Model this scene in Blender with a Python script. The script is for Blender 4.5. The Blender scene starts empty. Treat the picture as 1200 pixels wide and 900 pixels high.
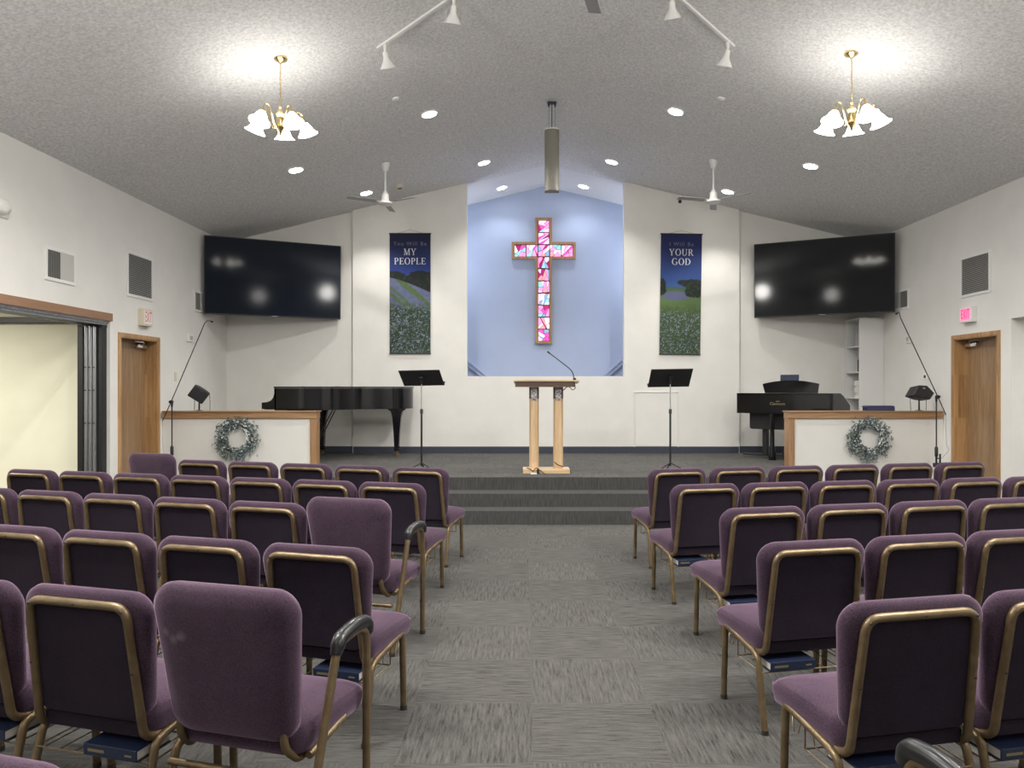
import bpy, bmesh, math, random
from mathutils import Vector, Matrix
random.seed(7)
SC = bpy.context.scene
COL = SC.collection
PI = math.pi
EYE = 1.58            # camera height
F = 850.0             # focal length in pixels of the 1200 px wide frame

def at(px, py, Y):
    """pixel of the photograph at depth Y -> point"""
    return Vector(((px - 615) / F * Y, Y, EYE - (py - 455) / F * Y))

# ------------------------------------------------------------------ materials
def nodes(m):
    m.use_nodes = True
    nt = m.node_tree
    return nt, nt.nodes['Principled BSDF']

def mat(name, col, rough=.6, metal=0., emit=None, estr=0., coat=0., sheen=0., spec=None):
    m = bpy.data.materials.new(name)
    nt, b = nodes(m)
    b.inputs['Base Color'].default_value = (*col, 1)
    b.inputs['Roughness'].default_value = rough
    b.inputs['Metallic'].default_value = metal
    if emit:
        b.inputs['Emission Color'].default_value = (*emit, 1)
        b.inputs['Emission Strength'].default_value = estr
    if coat:
        b.inputs['Coat Weight'].default_value = coat
        b.inputs['Coat Roughness'].default_value = .04
    if sheen:
        b.inputs['Sheen Weight'].default_value = sheen
        b.inputs['Sheen Roughness'].default_value = .45
    if spec is not None:
        b.inputs['Specular IOR Level'].default_value = spec
    return m

def N(nt, t, **kw):
    n = nt.nodes.new(t)
    for k, v in kw.items():
        setattr(n, k, v)
    return n

def noise_mat(name, c1, c2, scale=(10, 10, 10), nscale=1., rough=.7, bump=0., bdist=.005, detail=4., metal=0., lo=.35, hi=.65, sheen=0., coat=0., spec=None):
    m = mat(name, c1, rough, metal, sheen=sheen, coat=coat, spec=spec)
    nt, b = nodes(m)
    L = nt.links.new
    tc = N(nt, 'ShaderNodeTexCoord'); mp = N(nt, 'ShaderNodeMapping')
    mp.inputs['Scale'].default_value = scale
    L(tc.outputs['Object'], mp.inputs['Vector'])
    no = N(nt, 'ShaderNodeTexNoise'); no.inputs['Scale'].default_value = nscale; no.inputs['Detail'].default_value = detail
    L(mp.outputs['Vector'], no.inputs['Vector'])
    cr = N(nt, 'ShaderNodeValToRGB')
    cr.color_ramp.elements[0].position = lo; cr.color_ramp.elements[1].position = hi
    cr.color_ramp.elements[0].color = (*c1, 1); cr.color_ramp.elements[1].color = (*c2, 1)
    L(no.outputs['Fac'], cr.inputs['Fac']); L(cr.outputs['Color'], b.inputs['Base Color'])
    if bump:
        bp = N(nt, 'ShaderNodeBump'); bp.inputs['Strength'].default_value = bump; bp.inputs['Distance'].default_value = bdist
        L(no.outputs['Fac'], bp.inputs['Height']); L(bp.outputs['Normal'], b.inputs['Normal'])
    return m

def carpet_mat():
    m = mat('grey carpet tiles', (.12, .12, .115), .95, spec=.15)
    nt, b = nodes(m); L = nt.links.new
    tc = N(nt, 'ShaderNodeTexCoord')
    mp = N(nt, 'ShaderNodeMapping'); mp.inputs['Location'].default_value = (-.035, -3.64, 0)
    L(tc.outputs['Object'], mp.inputs['Vector'])
    T = .585
    ck = N(nt, 'ShaderNodeTexChecker'); ck.inputs['Scale'].default_value = 1 / T
    L(mp.outputs['Vector'], ck.inputs['Vector'])
    def streak(sx, sy, nm):
        q = N(nt, 'ShaderNodeMapping'); q.inputs['Scale'].default_value = (sx, sy, 1)
        L(mp.outputs['Vector'], q.inputs['Vector'])
        n = N(nt, 'ShaderNodeTexNoise'); n.inputs['Scale'].default_value = 1; n.inputs['Detail'].default_value = 3
        n.inputs['Roughness'].default_value = .7
        L(q.outputs['Vector'], n.inputs['Vector'])
        return n
    a = streak(75, 6.5, 'a'); c = streak(6.5, 75, 'c')
    mx = N(nt, 'ShaderNodeMix', data_type='FLOAT')
    L(ck.outputs['Fac'], mx.inputs['Factor']); L(a.outputs['Fac'], mx.inputs['A']); L(c.outputs['Fac'], mx.inputs['B'])
    f = N(nt, 'ShaderNodeTexNoise'); f.inputs['Scale'].default_value = 180; f.inputs['Detail'].default_value = 2
    L(tc.outputs['Object'], f.inputs['Vector'])
    ad = N(nt, 'ShaderNodeMath', operation='MULTIPLY_ADD'); ad.inputs[1].default_value = .35
    L(f.outputs['Fac'], ad.inputs[0]); L(mx.outputs['Result'], ad.inputs[2])
    # tile to tile tone: white noise per tile
    sn = N(nt, 'ShaderNodeVectorMath', operation='SCALE'); sn.inputs['Scale'].default_value = 1 / T
    L(mp.outputs['Vector'], sn.inputs[0])
    fl = N(nt, 'ShaderNodeVectorMath', operation='FLOOR'); L(sn.outputs['Vector'], fl.inputs[0])
    wn = N(nt, 'ShaderNodeTexWhiteNoise'); L(fl.outputs['Vector'], wn.inputs['Vector'])
    ad2 = N(nt, 'ShaderNodeMath', operation='MULTIPLY_ADD'); ad2.inputs[1].default_value = .07
    L(wn.outputs['Value'], ad2.inputs[0]); L(ad.outputs['Value'], ad2.inputs[2])
    cr = N(nt, 'ShaderNodeValToRGB')
    e = cr.color_ramp.elements
    e[0].position = .50; e[1].position = .90
    e[0].color = (.030, .029, .028, 1); e[1].color = (.108, .105, .099, 1)
    e2 = e.new(.60); e2.color = (.063, .061, .058, 1)
    L(ad2.outputs['Value'], cr.inputs['Fac']); L(cr.outputs['Color'], b.inputs['Base Color'])
    bp = N(nt, 'ShaderNodeBump'); bp.inputs['Strength'].default_value = .5; bp.inputs['Distance'].default_value = .006
    L(ad.outputs['Value'], bp.inputs['Height']); L(bp.outputs['Normal'], b.inputs['Normal'])
    return m

def fabric_mat(name, c1, c2, stains=None, sheen=.42):
    m = mat(name, c1, .95, sheen=sheen, spec=.10)
    nt, b = nodes(m); L = nt.links.new
    b.inputs['Sheen Tint'].default_value = (.85, .60, .82, 1)
    tc = N(nt, 'ShaderNodeTexCoord')
    n1 = N(nt, 'ShaderNodeTexNoise'); n1.inputs['Scale'].default_value = 190; n1.inputs['Detail'].default_value = 2
    n2 = N(nt, 'ShaderNodeTexNoise'); n2.inputs['Scale'].default_value = 7; n2.inputs['Detail'].default_value = 3
    L(tc.outputs['Object'], n1.inputs['Vector']); L(tc.outputs['Object'], n2.inputs['Vector'])
    ad = N(nt, 'ShaderNodeMath', operation='MULTIPLY_ADD'); ad.inputs[1].default_value = .45
    L(n2.outputs['Fac'], ad.inputs[0]); L(n1.outputs['Fac'], ad.inputs[2])
    cr = N(nt, 'ShaderNodeValToRGB')
    cr.color_ramp.elements[0].position = .5; cr.color_ramp.elements[1].position = .98
    cr.color_ramp.elements[0].color = (*c1, 1); cr.color_ramp.elements[1].color = (*c2, 1)
    L(ad.outputs['Value'], cr.inputs['Fac'])
    out = cr.outputs['Color']
    if stains:
        for (p, r) in stains:
            d = N(nt, 'ShaderNodeVectorMath', operation='DISTANCE'); d.inputs[1].default_value = p
            L(tc.outputs['Object'], d.inputs[0])
            mr = N(nt, 'ShaderNodeMapRange'); mr.inputs['From Min'].default_value = 0; mr.inputs['From Max'].default_value = r
            mr.inputs['To Min'].default_value = .55; mr.inputs['To Max'].default_value = 0
            L(d.outputs['Value'], mr.inputs['Value'])
            mx = N(nt, 'ShaderNodeMix', data_type='RGBA'); mx.inputs[7].default_value = (.16, .15, .17, 1)
            L(mr.outputs['Result'], mx.inputs[0]); L(out, mx.inputs[6]); out = mx.outputs[2]
    L(out, b.inputs['Base Color'])
    bp = N(nt, 'ShaderNodeBump'); bp.inputs['Strength'].default_value = .35; bp.inputs['Distance'].default_value = .002
    L(n1.outputs['Fac'], bp.inputs['Height']); L(bp.outputs['Normal'], b.inputs['Normal'])
    return m

def wood_mat(name, c1, c2, axis='z', rough=.38, blocks=0.):
    m = mat(name, c1, rough, coat=.15)
    nt, b = nodes(m); L = nt.links.new
    tc = N(nt, 'ShaderNodeTexCoord'); mp = N(nt, 'ShaderNodeMapping')
    s = {'x': (1.2, 18, 18), 'y': (18, 1.2, 18), 'z': (18, 18, 1.2)}[axis]
    mp.inputs['Scale'].default_value = s
    L(tc.outputs['Object'], mp.inputs['Vector'])
    n1 = N(nt, 'ShaderNodeTexNoise'); n1.inputs['Scale'].default_value = 1.5; n1.inputs['Detail'].default_value = 6; n1.inputs['Distortion'].default_value = .8
    n2 = N(nt, 'ShaderNodeTexNoise'); n2.inputs['Scale'].default_value = 7; n2.inputs['Detail'].default_value = 3
    L(mp.outputs['Vector'], n1.inputs['Vector']); L(mp.outputs['Vector'], n2.inputs['Vector'])
    ad = N(nt, 'ShaderNodeMath', operation='MULTIPLY_ADD'); ad.inputs[1].default_value = .4
    L(n2.outputs['Fac'], ad.inputs[0]); L(n1.outputs['Fac'], ad.inputs[2])
    src = ad.outputs['Value']
    if blocks:
        q = N(nt, 'ShaderNodeMapping'); q.inputs['Scale'].default_value = (13, 13, 1.7)
        L(tc.outputs['Object'], q.inputs['Vector'])
        fl = N(nt, 'ShaderNodeVectorMath', operation='FLOOR'); L(q.outputs['Vector'], fl.inputs[0])
        wn = N(nt, 'ShaderNodeTexWhiteNoise'); L(fl.outputs['Vector'], wn.inputs['Vector'])
        a2 = N(nt, 'ShaderNodeMath', operation='MULTIPLY_ADD'); a2.inputs[1].default_value = blocks
        L(wn.outputs['Value'], a2.inputs[0]); L(src, a2.inputs[2]); src = a2.outputs['Value']
    cr = N(nt, 'ShaderNodeValToRGB')
    cr.color_ramp.elements[0].position = .45; cr.color_ramp.elements[1].position = .95 + blocks * .5
    cr.color_ramp.elements[0].color = (*c1, 1); cr.color_ramp.elements[1].color = (*c2, 1)
    L(src, cr.inputs['Fac']); L(cr.outputs['Color'], b.inputs['Base Color'])
    return m

def popcorn_mat(name, c1, c2):
    m = mat(name, c1, .95, spec=.1)
    nt, b = nodes(m); L = nt.links.new
    tc = N(nt, 'ShaderNodeTexCoord')
    n1 = N(nt, 'ShaderNodeTexNoise'); n1.inputs['Scale'].default_value = 34; n1.inputs['Detail'].default_value = 5; n1.inputs['Roughness'].default_value = .8
    L(tc.outputs['Object'], n1.inputs['Vector'])
    cr = N(nt, 'ShaderNodeValToRGB')
    cr.color_ramp.elements[0].position = .38; cr.color_ramp.elements[1].position = .62
    cr.color_ramp.elements[0].color = (*c1, 1); cr.color_ramp.elements[1].color = (*c2, 1)
    L(n1.outputs['Fac'], cr.inputs['Fac']); L(cr.outputs['Color'], b.inputs['Base Color'])
    bp = N(nt, 'ShaderNodeBump'); bp.inputs['Strength'].default_value = .75; bp.inputs['Distance'].default_value = .02
    L(n1.outputs['Fac'], bp.inputs['Height']); L(bp.outputs['Normal'], b.inputs['Normal'])
    return m

def attr_mat(name, rough=.8):
    m = mat(name, (1, 1, 1), rough)
    nt, b = nodes(m)
    a = N(nt, 'ShaderNodeVertexColor'); a.layer_name = 'print'
    nt.links.new(a.outputs['Color'], b.inputs['Base Color'])
    return m

M = {}
M['wall'] = noise_mat('off-white wall paint', (.70, .69, .66), (.73, .72, .69), (3, 3, 3), rough=.75, bump=.06, bdist=.002)
M['cream'] = noise_mat('cream wall paint', (.72, .70, .56), (.76, .74, .60), (2, 2, 2), rough=.75)
M['blue'] = noise_mat('pale blue wall paint', (.37, .43, .58), (.39, .45, .60), (2, 2, 2), rough=.7)
M['ceil'] = popcorn_mat('popcorn ceiling', (.58, .58, .58), (.84, .84, .84))
M['ceilw'] = popcorn_mat('white ceiling', (.74, .74, .75), (.80, .80, .81))
M['carpet'] = carpet_mat()
M['carpet2'] = noise_mat('dark grey carpet', (.050, .050, .049), (.082, .081, .079), (90, 90, 8), rough=.95, bump=.4, spec=.1)
M['navy'] = mat('navy vinyl baseboard', (.035, .042, .062), .5)
M['fabric'] = fabric_mat('purple fabric', (.027, .0165, .027), (.072, .045, .068))
M['fabric_st'] = fabric_mat('purple fabric with pale smudges', (.027, .0165, .027), (.066, .041, .062),
                            [((-.208, -.244, .760), .020), ((-.176, -.243, .738), .022), ((-.140, -.243, .753), .024), ((-.153, -.243, .748), .015)])
M['fabric_dk'] = fabric_mat('dark purple fabric', (.013, .0100, .0155), (.026, .020, .031), sheen=.08)
M['gold'] = noise_mat('bronze-gold metal', (.15, .105, .056), (.20, .145, .08), (20, 20, 20), rough=.36, metal=.55)
M['gold_dk'] = mat('dark glide', (.03, .028, .025), .5)
M['blackpad'] = mat('black armrest plastic', (.012, .013, .014), .28)
M['wire'] = mat('rack wire', (.25, .19, .12), .4, .6)
M['book'] = noise_mat('navy book cloth', (.008, .015, .045), (.012, .022, .06), (60, 60, 60), rough=.5)
M['page'] = mat('paper edge', (.62, .60, .55), .8)
M['gilt'] = mat('gilt lettering', (.26, .21, .11), .45, .4)
M['oak'] = wood_mat('oak trim', (.24, .125, .055), (.42, .25, .125), 'x')
M['oakz'] = wood_mat('oak post', (.24, .125, .055), (.42, .25, .125), 'z')
M['oakframe'] = wood_mat('oak door frame', (.22, .11, .04), (.46, .27, .12), 'z', blocks=.28)
M['oakdoor'] = wood_mat('oak door veneer', (.20, .12, .06), (.34, .215, .115), 'z')
M['light_oak'] = wood_mat('light oak', (.50, .33, .18), (.72, .53, .33), 'z')
M['light_oakx'] = wood_mat('light oak plank', (.50, .33, .18), (.72, .53, .33), 'x')
M['dark_oak'] = wood_mat('dark stained oak', (.075, .045, .03), (.14, .088, .06), 'x')
M['carved'] = noise_mat('silvered carving', (.10, .08, .08), (.62, .60, .62), (60, 60, 60), rough=.35, bump=.5, bdist=.004)
M['header'] = wood_mat('brown laminate header', (.25, .135, .075), (.30, .17, .10), 'y')
M['piano'] = mat('polished black lacquer', (.006, .006, .008), .10, spec=.4)
M['black'] = mat('matt black metal', (.012, .012, .014), .45)
M['blackp'] = mat('black plastic', (.02, .021, .023), .5)
M['grille'] = noise_mat('black speaker grille', (.012, .013, .015), (.03, .03, .033), (200, 200, 200), rough=.6)
M['brass'] = mat('polished brass', (.80, .62, .30), .18, 1.)
M['chrome'] = mat('chrome', (.75, .75, .76), .15, 1.)
M['alu'] = noise_mat('brushed aluminium', (.30, .31, .33), (.40, .41, .43), (40, 40, 1), rough=.32, metal=.85)
M['white'] = mat('white enamel', (.74, .74, .72), .4)
M['whitem'] = mat('matt white board', (.70, .70, .69), .6)
M['beige'] = mat('beige plastic', (.62, .57, .45), .5)
M['greybeige'] = mat('grey-beige speaker shell', (.19, .18, .15), .5)
M['ventgrey'] = mat('grey grille', (.42, .42, .40), .5)
M['ventdark'] = mat('dark duct', (.10, .10, .095), .9)
M['screen'] = mat('dark tv screen', (.008, .0115, .020), .08, spec=.10)
M['screen2'] = mat('grey tv screen', (.014, .015, .017), .07, spec=.13)
M['exit_red'] = mat('exit letters red', (.36, .012, .06), .5, emit=(1, .03, .14), estr=.06)
M['exit_face'] = mat('exit face', (.72, .70, .66), .4, emit=(1, .75, .78), estr=.06)
M['exit_pink'] = mat('lit pink exit face', (.8, .15, .3), .4, emit=(1, .13, .30), estr=1.0)
M['exit_red2'] = mat('exit letters deep red', (.6, .01, .06), .5, emit=(1, .01, .10), estr=.42)
M['shade'] = mat('frosted glass lamp shade', (.9, .9, .88), .4, emit=(1.0, .965, .90), estr=17.)
M['lamp'] = mat('lit lamp lens', (.9, .9, .9), .4, emit=(1.0, .97, .92), estr=26.)
M['lampb'] = mat('lit cool lamp lens', (.9, .9, .9), .4, emit=(.93, .96, 1.0), estr=30.)
M['leaf_a'] = noise_mat('blue-green leaf', (.045, .075, .095), (.14, .185, .20), (40, 40, 40), rough=.7)
M['leaf_b'] = noise_mat('grey-green leaf', (.13, .18, .155), (.32, .37, .33), (40, 40, 40), rough=.7)
M['bloom'] = mat('white blossom', (.72, .74, .74), .7)
M['berry'] = mat('navy berry', (.025, .035, .075), .4)
M['twig'] = mat('brown twig', (.06, .045, .03), .8)
M['banner_print'] = attr_mat('printed banner cloth', .85)
M['txt'] = mat('pale print', (.62, .64, .66), .7)
M['txt2'] = mat('faint blue-grey print', (.13, .15, .23), .7)
M['lead'] = mat('dark lead came', (.05, .012, .03), .6)
GL = [((.95, .08, .42), .95), ((.98, .30, .62), 1.0), ((1.0, .86, .93), 1.05), ((.42, .02, .16), .75), ((.30, .74, .86), .85), ((.95, .55, .80), 1.0), ((.98, .32, .36), .9), ((.28, .44, .66), .7)]
GLM = [mat('stained glass tone', tuple(x * .5 for x in c), .25, emit=c, estr=s) for c, s in GL]
M['darkmetal'] = mat('dark bronze metal', (.022, .022, .024), .4, .3)
M['lightwire'] = mat('thin grey cable', (.30, .30, .30), .6)
M['paper'] = mat('white paper', (.7, .69, .67), .8)
M['binder'] = mat('blue-grey binder', (.30, .33, .40), .6)
M['fanblade'] = mat('grey fan blade', (.30, .30, .31), .45)
M['bluebox'] = mat('navy case', (.03, .035, .10), .6)

# ------------------------------------------------------------------ mesh builder
class MB:
    def __init__(s):
        s.v = []; s.f = []; s.mi = []; s.cur = 0
    def slot(s, i):
        s.cur = i; return s
    def add(s, vs, fs, T=None):
        b = len(s.v)
        for p in vs:
            p = Vector(p)
            s.v.append(T @ p if T is not None else p)
        for f in fs:
            s.f.append([b + i for i in f]); s.mi.append(s.cur)
        return s
    def box(s, x0, x1, y0, y1, z0, z1, bev=0., T=None):
        if x0 > x1: x0, x1 = x1, x0
        if y0 > y1: y0, y1 = y1, y0
        if z0 > z1: z0, z1 = z1, z0
        bm = bmesh.new()
        bmesh.ops.create_cube(bm, size=1)
        for v in bm.verts:
            v.co = Vector(((x0 + x1) / 2 + v.co.x * (x1 - x0), (y0 + y1) / 2 + v.co.y * (y1 - y0), (z0 + z1) / 2 + v.co.z * (z1 - z0)))
        if bev:
            bmesh.ops.bevel(bm, geom=bm.edges[:], offset=bev, segments=2, profile=.5, affect='EDGES')
        s.bm(bm, T); return s
    def bm(s, bm, T=None):
        bm.verts.index_update()
        s.add([v.co.copy() for v in bm.verts], [[v.index for v in f.verts] for f in bm.faces], T)
        bm.free(); return s
    def tube(s, pts, r, n=10, cap=True, ry=None, T=None):
        """r scalar or list; ry = flattening factor across"""
        pts = [Vector(p) for p in pts]
        k = len(pts)
        rs = r if isinstance(r, (list, tuple)) else [r] * k
        tang = []
        for i in range(k):
            a = pts[max(i - 1, 0)]; b = pts[min(i + 1, k - 1)]
            t = (b - a)
            tang.append(t.normalized() if t.length > 1e-9 else Vector((0, 0, 1)))
        up = Vector((0, 0, 1)) if abs(tang[0].z) < .9 else Vector((0, 1, 0))
        nrm = (up - tang[0] * up.dot(tang[0])).normalized()
        vs = []; fs = []
        for i in range(k):
            nrm = (nrm - tang[i] * nrm.dot(tang[i]))
            nrm = nrm.normalized() if nrm.length > 1e-6 else tang[i].orthogonal().normalized()
            bn = tang[i].cross(nrm)
            for j in range(n):
                a = 2 * PI * j / n
                vs.append(pts[i] + (nrm * math.cos(a) * (ry or 1) + bn * math.sin(a)) * rs[i])
        for i in range(k - 1):
            for j in range(n):
                fs.append((i * n + j, i * n + (j + 1) % n, (i + 1) * n + (j + 1) % n, (i + 1) * n + j))
        if cap:
            fs.append(tuple(range(n - 1, -1, -1))); fs.append(tuple((k - 1) * n + j for j in range(n)))
        return s.add(vs, fs, T)
    def lathe(s, prof, n=24, c=(0, 0, 0), T=None, capb=True, capt=True):
        vs = []; fs = []; k = len(prof)
        for (r, z) in prof:
            for j in range(n):
                a = 2 * PI * j / n
                vs.append((c[0] + r * math.cos(a), c[1] + r * math.sin(a), c[2] + z))
        for i in range(k - 1):
            for j in range(n):
                fs.append((i * n + j, i * n + (j + 1) % n, (i + 1) * n + (j + 1) % n, (i + 1) * n + j))
        if capb and prof[0][0] > 0: fs.append(tuple(range(n - 1, -1, -1)))
        if capt and prof[-1][0] > 0: fs.append(tuple((k - 1) * n + j for j in range(n)))
        return s.add(vs, fs, T)
    def prism(s, poly, h0, h1, ax='z', T=None):
        """extrude a 2D polygon along ax"""
        n = len(poly)
        def P(p, h):
            if ax == 'z': return (p[0], p[1], h)
            if ax == 'y': return (p[0], h, p[1])
            return (h, p[0], p[1])
        vs = [P(p, h0) for p in poly] + [P(p, h1) for p in poly]
        fs = [tuple(range(n)), tuple(range(2 * n - 1, n - 1, -1))] + [(i, i + n, (i + 1) % n + n, (i + 1) % n) for i in range(n)]
        bm = bmesh.new()
        bv = [bm.verts.new(v) for v in vs]
        for f in fs: bm.faces.new([bv[i] for i in f])
        bmesh.ops.recalc_face_normals(bm, faces=bm.faces[:])
        return s.bm(bm, T)
    def build(s, name, mats, parent=None, loc=None, rot=None, smooth=35, recalc=True):
        me = bpy.data.meshes.new(name)
        me.from_pydata([tuple(v) for v in s.v], [], s.f)
        if not isinstance(mats, (list, tuple)): mats = [mats]
        for m in mats: me.materials.append(m)
        for p, i in zip(me.polygons, s.mi): p.material_index = i
        if recalc:
            bm = bmesh.new(); bm.from_mesh(me)
            bmesh.ops.recalc_face_normals(bm, faces=bm.faces[:])
            bm.to_mesh(me); bm.free()
        if smooth:
            for p in me.polygons: p.use_smooth = True
            me.set_sharp_from_angle(angle=math.radians(smooth))
        me.update()
        o = bpy.data.objects.new(name, me)
        COL.objects.link(o)
        if parent: o.parent = parent
        if loc is not None: o.location = loc
        if rot is not None: o.rotation_euler = rot
        return o

def tag(o, label, cat, group=None):
    o['label'] = label; o['category'] = cat
    if group: o['group'] = group
    return o

def thing(name, label, cat, loc=(0, 0, 0), rz=0, group=None):
    o = bpy.data.objects.new(name, None)
    o.empty_display_size = .1
    COL.objects.link(o)
    o.location = loc; o.rotation_euler = (0, 0, rz)
    return tag(o, label, cat, group)

def copy_tree(o, parent=None):
    c = o.copy(); COL.objects.link(c); c.parent = parent
    for ch in list(o.children): copy_tree(ch, c)
    return c

def struct(o):
    o['kind'] = 'structure'
    return o

def part_label(o, t):
    o['label'] = t; return o

# ------------------------------------------------------------------ room shell
XL, XR, XC = -5.107, 5.885, .389
YB = 12.42                      # back wall of the stage
YN = 13.77                      # back of the niche
YR = -5.0                       # rear wall behind the camera
SL = .243
ZR = 5.414
PLAT = .474
def zc(x): return ZR - SL * abs(x - XC)

# floor (main hall, side hall, passage)
MB().box(-9.6, 8.2, YR - .2, 12.6, -.1, 0).build('floor', M['carpet'], smooth=0)
struct(bpy.data.objects['floor'])
# ceiling: two slopes with thickness
cm = MB()
T_ = .15
for sgn, xe in ((-1, XL - .33), (1, XR + .33)):
    ze = ZR - SL * abs(xe - XC)
    y0, y1 = YR - .2, YB + .02
    vs = [(XC, y0, ZR), (xe, y0, ze), (xe, y1, ze), (XC, y1, ZR)]
    vs += [(x, y, z + T_) for (x, y, z) in vs]
    cm.add(vs, [(0, 1, 2, 3), (4, 5, 6, 7), (0, 1, 5, 4), (1, 2, 6, 5), (2, 3, 7, 6), (3, 0, 4, 7)])
struct(cm.build('ceiling', M['ceil'], smooth=0))
cm = MB()
NX0, NX1 = -2.3, 3.05          # niche inner width
for xe in (NX0 - .1, NX1 + .1):
    ze = ZR - SL * abs(xe - XC)
    y0, y1 = YB + .02, YN + .1
    vs = [(XC, y0, ZR), (xe, y0, ze), (xe, y1, ze), (XC, y1, ZR)]
    vs += [(x, y, z + T_) for (x, y, z) in vs]
    cm.add(vs, [(0, 1, 2, 3), (4, 5, 6, 7), (0, 1, 5, 4), (1, 2, 6, 5), (2, 3, 7, 6), (3, 0, 4, 7)])
struct(cm.build('ceiling_niche', M['ceilw'], smooth=0))

def holed(mb, a0, a1, z0, z1, holes, mk):
    """rectangle a0..a1 x z0..z1 minus holes (a0,a1,z0,z1), as boxes mk(a0,a1,z0,z1)"""
    xs = sorted({a0, a1, *[h[0] for h in holes], *[h[1] for h in holes]})
    for i in range(len(xs) - 1):
        p, q = xs[i], xs[i + 1]
        m = (p + q) / 2
        cuts = sorted((h[2], h[3]) for h in holes if h[0] < m < h[1])
        z = z0
        for c0, c1 in cuts:
            if c0 > z: mk(p, q, z, c0)
            z = max(z, c1)
        if z < z1: mk(p, q, z, z1)

ZTOP = 4.35
WT = .33
# left wall: folding partition opening and door
OPL = (4.6, 8.93, 0, 2.40)
DL = (9.13, 10.09, 0, 2.255)
w = MB()
holed(w, YR, YB + .2, 0, ZTOP, [OPL, DL], lambda a, b, c, d: w.box(XL - WT, XL, a, b, c, d))
struct(w.build('wall_left', M['wall'], smooth=0))
# right wall: door and passage opening
OPR = (6.4, 8.776, 0, 2.425)
DR = (9.0, 9.95, 0, 2.27)
w = MB()
holed(w, YR, YB + .2, 0, ZTOP, [OPR, DR], lambda a, b, c, d: w.box(XR, XR + WT, a, b, c, d))
struct(w.build('wall_right', M['wall'], smooth=0))
# rear wall behind the camera
w = MB(); w.prism([(XL - .3, 0), (XR + .3, 0), (XR + .3, zc(XR + .3) + .05), (XC, ZR + .05), (XL - .3, zc(XL - .3) + .05)], YR - .2, YR, 'y')
struct(w.build('wall_rear', M['wall'], smooth=0))
# stage back wall: two outer sections and the thicker centre section with the niche
CX0, CX1 = -2.93, 3.655
HX0, HX1, HZ = -.985, 1.69, 1.785
YC = 12.35
YH = 10.2                      # half walls
w = MB(); w.prism([(XL - .3, 0), (CX0 + .02, 0), (CX0 + .02, zc(CX0) + .06), (XL - .3, zc(XL - .3) + .06)], YB, YB + .2, 'y')
struct(w.build('wall_stage_outer', M['wall'], smooth=0))
w = MB(); w.prism([(CX1 - .02, 0), (XR + .3, 0), (XR + .3, zc(XR + .3) + .06), (CX1 - .02, zc(CX1) + .06)], YB, YB + .2, 'y')
struct(w.build('wall_stage_outer.001', M['wall'], smooth=0))
w = MB()
w.prism([(CX0, 0), (HX0, 0), (HX0, zc(HX0) + .06), (CX0, zc(CX0) + .06)], YC, YC + .16, 'y')
w.prism([(HX1, 0), (CX1, 0), (CX1, zc(CX1) + .06), (HX1, zc(HX1) + .06)], YC, YC + .16, 'y')
w.box(HX0, HX1, YC, YC + .16, 0, HZ)
struct(w.build('wall_stage_centre', M['wall'], smooth=0))
# niche
w = MB(); w.prism([(NX0, 0), (NX1, 0), (NX1, zc(NX1) + .06), (XC, ZR + .06), (NX0, zc(NX0) + .06)], YN, YN + .15, 'y')
struct(w.build('wall_niche_back', M['blue'], smooth=0))
for nm, x0, x1 in (('wall_niche_side', NX0 - .1, NX0), ('wall_niche_side.001', NX1, NX1 + .1)):
    w = MB(); w.box(x0, x1, YC + .16, YN + .15, 0, 5.2)
    struct(w.build(nm, M['blue'], smooth=0))
w = MB(); w.box(NX0, NX1, YC + .16, YN, .9, 1.0)
struct(w.build('floor_niche', M['ventgrey'], smooth=0))
# sloping side trims seen at the niche's lower corners (stair stringers on its back wall)
for nm, a, b in (('trim_1', (548, 425), (570, 443)), ('trim_2', (730, 423), (707, 443))):
    pa = at(a[0], a[1], YN - .05); pb = at(b[0], b[1], YN - .05)
    d = (pb - pa); pa = pa - d * .9; pb = pb + d * .5
    w = MB()
    n = Vector((-d.z, 0, d.x)).normalized()
    if n.z < 0: n = -n
    pl = [pa + n * .05, pb + n * .05, pb - n * .05, pa - n * .05]
    w.prism([(p.x, p.z) for p in pl], YN - .06, YN - .001, 'y')
    pl = [pa + n * .05, pb + n * .05, pb + n * .015, pa + n * .015]
    w.prism([(p.x, p.z) for p in pl], YN - .085, YN - .055, 'y')
    struct(w.build(nm, M['blue'], smooth=0))

# stage floor and steps
R_ = .158
Y1, Y2, Y3 = 8.41, 8.70, 9.03
w = MB()
w.box(CX0, CX1, Y3, YB - .001, 0, PLAT)
w.box(XL + .001, CX0 - .0005, YH + .06, YB - .001, 0, PLAT)
w.box(CX1 + .0005, XR - .001, YH + .06, YB - .001, 0, PLAT)
struct(w.build('floor_stage', M['carpet'], smooth=0))
w = MB()
w.box(CX0, CX1, Y1, Y2, 0, R_)
w.box(CX0, CX1, Y2, Y3 - .001, 0, 2 * R_)
w.box(CX0, CX1, Y3 - .012, Y3 - .0005, 2 * R_, PLAT - .004)
struct(w.build('floor_steps', M['carpet2'], smooth=0))
# baseboards
w = MB(); w.box(CX0 + .01, CX1 - .01, YC - .012, YC, PLAT, PLAT + .115, .003)
struct(w.build('baseboard_back', M['navy'], smooth=0))
w = MB(); w.box(XL, CX0, YB - .012, YB, PLAT, PLAT + .115, .003)
struct(w.build('baseboard_left', M['navy'], smooth=0))
w = MB(); w.box(CX1, XR, YB - .012, YB, PLAT, PLAT + .115, .003)
struct(w.build('baseboard_right', M['navy'], smooth=0))
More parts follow.
